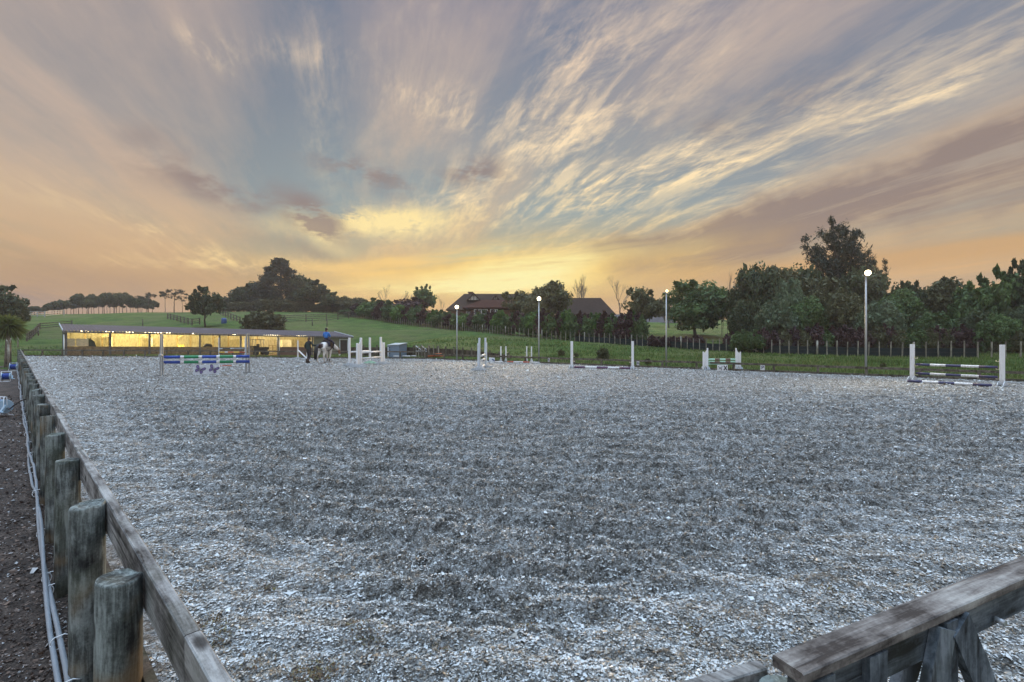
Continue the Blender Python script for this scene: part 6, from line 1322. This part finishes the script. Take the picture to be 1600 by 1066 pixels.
def handler():
    p = G(482, 567.3); o = thing('person', 'person in dark green coat walking away beside the pinto horse, holding its lead', 'person', (p.x, p.y, 0.0), R(-20))
    n = {'pelvis': (0, 0, 0.96, 0.15, 0.12), 'waist': (0, 0.01, 1.10, 0.145, 0.11), 'chest': (0, 0.03, 1.30, 0.17, 0.12), 'neck0': (0, 0.04, 1.46, 0.085, 0.07), 'neck': (0, 0.055, 1.54, 0.052), 'head': (0, 0.07, 1.62, 0.075, 0.085), 'crown': (0, 0.075, 1.70, 0.078, 0.085),
         'shL': (-0.18, 0.03, 1.41, 0.065), 'elL': (-0.25, -0.03, 1.14, 0.048), 'wrL': (-0.22, 0.10, 0.92, 0.032), 'shR': (0.18, 0.03, 1.41, 0.065), 'elR': (0.30, 0.10, 1.20, 0.048), 'wrR': (0.44, 0.30, 1.22, 0.032),
         'hipL': (-0.09, 0, 0.88, 0.10), 'knL': (-0.10, 0.10, 0.50, 0.068), 'anL': (-0.10, -0.04, 0.10, 0.042), 'hipR': (0.09, 0, 0.88, 0.10), 'knR': (0.10, 0.03, 0.48, 0.068), 'anR': (0.10, -0.14, 0.13, 0.042)}
    e = [('pelvis', 'waist'), ('waist', 'chest'), ('chest', 'neck0'), ('neck0', 'neck'), ('neck', 'head'), ('head', 'crown'), ('chest', 'shL'), ('shL', 'elL'), ('elL', 'wrL'), ('chest', 'shR'), ('shR', 'elR'), ('elR', 'wrR'), ('pelvis', 'hipL'), ('hipL', 'knL'), ('knL', 'anL'), ('pelvis', 'hipR'), ('hipR', 'knR'), ('knR', 'anR')]
    def mf(t, b):
        x, y, z = t.sep(t.coord()); setc(t, b, t.mix(z.smooth(1.52, 1.50), (0.50, 0.30, 0.22), t.mix(z.smooth(0.2, 0.22), (0.20, 0.16, 0.15), (0.02, 0.018, 0.024))))
    skin('body', n, e, mat('handler_body', mf), o)
    c = {'c0': (0, 0.0, 0.80, 0.20, 0.155), 'c1': (0, 0.01, 1.05, 0.185, 0.145), 'c2': (0, 0.03, 1.28, 0.205, 0.155), 'c3': (0, 0.045, 1.46, 0.11, 0.095), 'sL': (-0.19, 0.03, 1.40, 0.09), 'eL': (-0.265, -0.03, 1.13, 0.075), 'wL': (-0.235, 0.08, 0.95, 0.055), 'sR': (0.19, 0.03, 1.40, 0.09), 'eR': (0.315, 0.10, 1.19, 0.075), 'wR': (0.42, 0.27, 1.21, 0.055), 'h': (0, 0.02, 1.50, 0.10, 0.08)}
    skin('coat', c, [('c0', 'c1'), ('c1', 'c2'), ('c2', 'c3'), ('c3', 'h'), ('c2', 'sL'), ('sL', 'eL'), ('eL', 'wL'), ('c2', 'sR'), ('sR', 'eR'), ('eR', 'wR')], M_COAT, o)
    m = MB(); ell(m, (0, 0.055, 1.665), (0.092, 0.105, 0.11)); ell(m, (0, -0.01, 1.60), (0.07, 0.05, 0.10)); m.build('hair', M_HAIR, o); face(o, (0, 0.075, 1.655), (0.2, 1, 0))
    hand(o, (0.44, 0.30, 1.22), (0.5, 0.8, 0.1), (-0.3, 0, -1), 1); hand(o, (-0.22, 0.10, 0.92), (0.1, 0.3, -1), (1, 0, 0), -1)
    for x_, y_, z_ in ((-0.10, 0.0, 0.05), (0.10, -0.09, 0.06)): m = MB(); ell(m, (x_, y_, z_), (0.055, 0.14, 0.055)); m.tube([(x_, y_ - 0.05, z_), (x_, y_ - 0.06, 0.30)], [0.06, 0.07], 10); m.build('boot', M_BOOT, o)
    return o
handler()
def horse():
    p = (G(504, 567.6) + G(513.5, 565.8)) / 2; an = R(-6); o = thing('horse', 'pinto horse, white with dark rump patch and black tail, walking away with a rider', 'horse', (p.x, p.y, 0.0), an)
    n = {'croup': (0, -0.62, 1.24, 0.26, 0.25), 'loin': (0, -0.25, 1.22, 0.27, 0.27), 'barrel': (0, 0.08, 1.17, 0.29, 0.30), 'girth': (0, 0.38, 1.15, 0.27, 0.31), 'chest': (0, 0.60, 1.17, 0.21, 0.27), 'rump': (0, -0.86, 1.15, 0.20, 0.20),
         'nk0': (0.03, 0.84, 1.22, 0.14, 0.20), 'nk1': (0.10, 1.08, 1.10, 0.10, 0.155), 'nk2': (0.18, 1.30, 0.96, 0.082, 0.12), 'poll': (0.23, 1.46, 0.86, 0.075, 0.095), 'cheek': (0.25, 1.52, 0.72, 0.085, 0.10), 'nose': (0.26, 1.54, 0.54, 0.058, 0.065), 'muz': (0.265, 1.555, 0.42, 0.056, 0.055),
         'hL': (-0.15, -0.70, 1.02, 0.17), 'stL': (-0.17, -0.60, 0.78, 0.135), 'hoL': (-0.16, -0.84, 0.50, 0.066), 'cnL': (-0.16, -0.82, 0.28, 0.044), 'feL': (-0.16, -0.79, 0.13, 0.050), 'hfL': (-0.16, -0.75, 0.05, 0.052),
         'hR': (0.15, -0.66, 1.02, 0.17), 'stR': (0.17, -0.42, 0.78, 0.135), 'hoR': (0.16, -0.58, 0.50, 0.066), 'cnR': (0.16, -0.52, 0.28, 0.044), 'feR': (0.16, -0.47, 0.13, 0.050), 'hfR': (0.16, -0.42, 0.05, 0.052),
         'shL': (-0.14, 0.52, 0.98, 0.14), 'eoL': (-0.15, 0.46, 0.78, 0.092), 'knL': (-0.15, 0.54, 0.45, 0.060), 'ccL': (-0.15, 0.52, 0.26, 0.040), 'ffL': (-0.15, 0.50, 0.13, 0.047), 'fhL': (-0.15, 0.54, 0.05, 0.052),
         'shR': (0.14, 0.52, 0.98, 0.14), 'eoR': (0.15, 0.42, 0.78, 0.092), 'knR': (0.15, 0.36, 0.46, 0.060), 'ccR': (0.15, 0.26, 0.28, 0.040), 'ffR': (0.15, 0.20, 0.14, 0.047), 'fhR': (0.15, 0.22, 0.05, 0.052)}
    e = [('croup', 'loin'), ('loin', 'barrel'), ('barrel', 'girth'), ('girth', 'chest'), ('croup', 'rump'), ('chest', 'nk0'), ('nk0', 'nk1'), ('nk1', 'nk2'), ('nk2', 'poll'), ('poll', 'cheek'), ('cheek', 'nose'), ('nose', 'muz')]
    for s_ in 'LR': e += [('croup', 'h' + s_), ('h' + s_, 'st' + s_), ('st' + s_, 'ho' + s_), ('ho' + s_, 'cn' + s_), ('cn' + s_, 'fe' + s_), ('fe' + s_, 'hf' + s_), ('girth', 'sh' + s_), ('sh' + s_, 'eo' + s_), ('eo' + s_, 'kn' + s_), ('kn' + s_, 'cc' + s_), ('cc' + s_, 'ff' + s_), ('ff' + s_, 'fh' + s_)]
    def mf(t, b):
        c = t.coord(); x, y, z = t.sep(c); nz = (t.noise(c, 4, 3) - 0.5) * 0.25
        def ball(cx, cy, cz, r): 
            a, b_, d = x - cx, y - cy, z - cz; return ((a * a + b_ * b_ + d * d).pow(0.5) + nz).smooth(r, r - 0.03)
        patch = (ball(-0.05, -0.95, 1.28, 0.34) + ball(-0.25, -0.75, 1.30, 0.27)).clamp(); hd = (y + nz * 0.4).smooth(1.36, 1.40) * z.smooth(0.52, 0.56); legs = z.smooth(0.30, 0.22) * y.smooth(0.0, 0.02); hoof = z.smooth(0.085, 0.075)
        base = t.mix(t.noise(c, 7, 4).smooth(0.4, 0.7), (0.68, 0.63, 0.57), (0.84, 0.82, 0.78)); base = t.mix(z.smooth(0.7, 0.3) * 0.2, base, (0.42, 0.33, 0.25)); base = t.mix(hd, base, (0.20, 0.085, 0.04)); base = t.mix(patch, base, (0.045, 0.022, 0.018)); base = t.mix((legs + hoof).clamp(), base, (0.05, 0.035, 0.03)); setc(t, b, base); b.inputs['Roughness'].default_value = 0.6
    skin('body', n, e, mat('pinto_coat', mf), o)
    g = random.Random(4); m = MB()
    for k in range(60): a_ = g.uniform(-1, 1); b_ = g.uniform(-1, 1); L = g.uniform(0.75, 1.05); m.tube([(0.04 * a_ - .02, -1.02, 1.27), (-0.04 + 0.06 * a_, -1.16 + 0.03 * b_, 1.10), (-0.10 + 0.09 * a_, -1.17 + 0.07 * b_, 0.75), (-0.14 + 0.07 * a_, -1.15 + 0.06 * b_, 1.22 - L)], [0.03, 0.035, 0.03, 0.006], 5)
    m.build('tail', M_BLACK, o); m = MB()
    for k in range(60): t_ = k / 60; q = Vector((0.02, 0.72, 1.42)).lerp(Vector((0.22, 1.44, 0.98)), t_); m.tube([q, q + Vector((-0.09, 0.02, -0.04)), q + Vector((-0.15, 0.04, -0.2))], [0.02, 0.02, 0.005], 5)
    m.build('mane', mat('pale_mane', color=(0.45, 0.36, 0.28), rough=0.8), o)
    for k in (-1, 1): m = MB(); ell(m, (0.22 + 0.055 * k, 1.47, 0.99), (0.022, 0.018, 0.065), 6); m.build('ear', M_HAIR, o)
    for k in (-1, 1): m = MB(); ell(m, (0.25 + 0.072 * k, 1.57, 0.74), (0.012, 0.018, 0.018), 6); m.build('eye', M_BLACK, o)
    s_ = thing('saddle', 'dark saddle with pale saddle cloth on the pinto horse', 'saddle', tuple(o.matrix_basis @ Vector((0, 0.12, 1.45)) if False else Vector((p.x, p.y, 0)) + Matrix.Rotation(an, 3, 'Z') @ Vector((0, 0.12, 1.45))), an)
    L_ = lambda v: (v[0], v[1] - 0.12, v[2] - 1.45); pad = MB(); N = 10
    ring = lambda yy, rx, rz, a: (rx * math.sin(a), yy, 1.17 + rz * math.cos(a)); vs = []; 
    for yy in (-0.22, 0.0, 0.22, 0.42):
        for k in range(N + 1): a_ = -1.75 + 3.5 * k / N; vs.append(L_(ring(yy, 0.325, 0.325, a_)))
    pad.add(vs, [(i * (N + 1) + k, i * (N + 1) + k + 1, (i + 1) * (N + 1) + k + 1, (i + 1) * (N + 1) + k) for i in range(3) for k in range(N)], 0, True); c_ = pad.build('saddle_cloth', mat('dark_cloth', color=(0.03, 0.03, 0.05), rough=0.9), s_)
    md = c_.modifiers.new('thick', 'SOLIDIFY'); md.thickness = 0.02
    m = MB(); ell(m, L_((0, 0.10, 1.50)), (0.17, 0.28, 0.06)); ell(m, L_((0, -0.14, 1.55)), (0.15, 0.08, 0.05)); m.build('seat', M_BOOT, s_)
    for k in (-1, 1): m = MB(); m.poly([L_((0.345 * k, -0.05, 1.42)), L_((0.345 * k, 0.32, 1.40)), L_((0.36 * k, 0.30, 1.0)), L_((0.36 * k, 0.05, 0.98))], (0.012 * k, 0, 0)); m.build('flap', M_BOOT, s_)
    m = MB(); ring2 = [L_((0.315 * math.sin(a_), 0.30, 1.15 + 0.345 * math.cos(a_))) for a_ in np.linspace(1.2, 5.08, 16)]; m.tube(ring2, 0.03, 6); m.build('girth', M_BOOT, s_)
    # rider
    rp = Vector((p.x, p.y, 0)) + Matrix.Rotation(an, 3, 'Z') @ Vector((0, 0.10, 1.56)); r = thing('person', 'rider in bright blue jacket and dark helmet sitting on the pinto horse', 'person', tuple(rp), an)
    n = {'pelvis': (0, 0, 0.08, 0.15, 0.13), 'waist': (0, 0.0, 0.24, 0.12, 0.10), 'chest': (0, 0.01, 0.42, 0.15, 0.11), 'neck0': (0, 0.01, 0.56, 0.075, 0.065), 'neck': (0, 0.02, 0.62, 0.048), 'head': (0, 0.03, 0.70, 0.07, 0.08), 'crown': (0, 0.03, 0.77, 0.075, 0.085),
         'sL': (-0.16, 0.01, 0.51, 0.055), 'eL': (-0.22, 0.06, 0.27, 0.044), 'wL': (-0.11, 0.30, 0.22, 0.030), 'sR': (0.16, 0.01, 0.51, 0.055), 'eR': (0.22, 0.06, 0.27, 0.044), 'wR': (0.11, 0.30, 0.22, 0.030),
         'hL': (-0.15, 0.05, 0.05, 0.105), 'kL': (-0.38, 0.34, -0.18, 0.07), 'aL': (-0.40, 0.16, -0.56, 0.045), 'tL': (-0.41, 0.33, -0.63, 0.04), 'hR': (0.15, 0.05, 0.05, 0.105), 'kR': (0.38, 0.34, -0.18, 0.07), 'aR': (0.40, 0.16, -0.56, 0.045), 'tR': (0.41, 0.33, -0.63, 0.04)}
    e = [('pelvis', 'waist'), ('waist', 'chest'), ('chest', 'neck0'), ('neck0', 'neck'), ('neck', 'head'), ('head', 'crown')]
    for q in 'LR': e += [('chest', 's' + q), ('s' + q, 'e' + q), ('e' + q, 'w' + q), ('pelvis', 'h' + q), ('h' + q, 'k' + q), ('k' + q, 'a' + q), ('a' + q, 't' + q)]
    def mr(t, b): x, y, z = t.sep(t.coord()); setc(t, b, t.mix(z.smooth(0.60, 0.58), (0.50, 0.30, 0.22), t.mix(z.smooth(-0.24, -0.26), (0.03, 0.03, 0.055), (0.012, 0.01, 0.01))))
    skin('body', n, e, mat('rider_body', mr), r)
    c = {'c0': (0, -0.01, 0.10, 0.17, 0.145), 'c1': (0, 0.0, 0.26, 0.165, 0.135), 'c2': (0, 0.01, 0.43, 0.18, 0.14), 'c3': (0, 0.015, 0.57, 0.095, 0.085), 's1': (-0.17, 0.01, 0.50, 0.08), 'e1': (-0.235, 0.06, 0.27, 0.068), 'w1': (-0.13, 0.27, 0.225, 0.045), 's2': (0.17, 0.01, 0.50, 0.08), 'e2': (0.235, 0.06, 0.27, 0.068), 'w2': (0.13, 0.27, 0.225, 0.045)}
    skin('jacket', c, [('c0', 'c1'), ('c1', 'c2'), ('c2', 'c3'), ('c2', 's1'), ('s1', 'e1'), ('e1', 'w1'), ('c2', 's2'), ('s2', 'e2'), ('e2', 'w2')], M_JBLUE, r)
    m = MB(); ell(m, (0, 0.02, 0.775), (0.105, 0.125, 0.095)); m.box((0, 0.14, 0.765), (0.13, 0.08, 0.012)); m.build('helmet', M_HELM, r); m = MB(); ell(m, (0, -0.055, 0.68), (0.06, 0.05, 0.08)); m.build('hair', M_HAIR, r)
    face(r, (0, 0.03, 0.715), (0.3, 1, -0.1)); hand(r, (-0.11, 0.30, 0.22), (0.3, 1, -0.1), (1, 0, 0), 1); hand(r, (0.11, 0.30, 0.22), (-0.3, 1, -0.1), (-1, 0, 0), 1)
    # lead rope from the halter to the handler
    hp = G(482, 567.3); a_ = Vector((hp.x, hp.y, 0)) + Matrix.Rotation(R(-20), 3, 'Z') @ Vector((0.48, 0.36, 1.21)); b_ = Vector((p.x, p.y, 0)) + Matrix.Rotation(an, 3, 'Z') @ Vector((0.19, 1.50, 0.56)); mid = (a_ + b_) / 2 - Vector((0, 0, 0.25))
    m = MB(); m.tube([a_, a_.lerp(mid, 0.6) - Vector((0, 0, .05)), mid, mid.lerp(b_, 0.5) - Vector((0, 0, .04)), b_], 0.010, 5); tag(m.build('lead_rope', M_HAIR), 'thin dark lead rope from the handler to the pinto horse', 'rope')
horse()
# ================================================================== AIR
def haze():
    m = bpy.data.materials.new('haze_air'); m.use_nodes = True; nt = m.node_tree; nt.nodes.clear()
    v = nt.nodes.new('ShaderNodeVolumePrincipled'); v.inputs['Density'].default_value = 0.0005; v.inputs['Color'].default_value = (0.92, 0.86, 0.88, 1); v.inputs['Anisotropy'].default_value = 0.25
    o = nt.nodes.new('ShaderNodeOutputMaterial'); nt.links.new(v.outputs[0], o.inputs['Volume'])
    b = MB(); b.box((0, 160, 12.5), (960, 640, 32)); h = b.build('haze', m); tag(h, 'thin dusk haze hanging over the whole place', 'haze', kind='stuff')
haze()
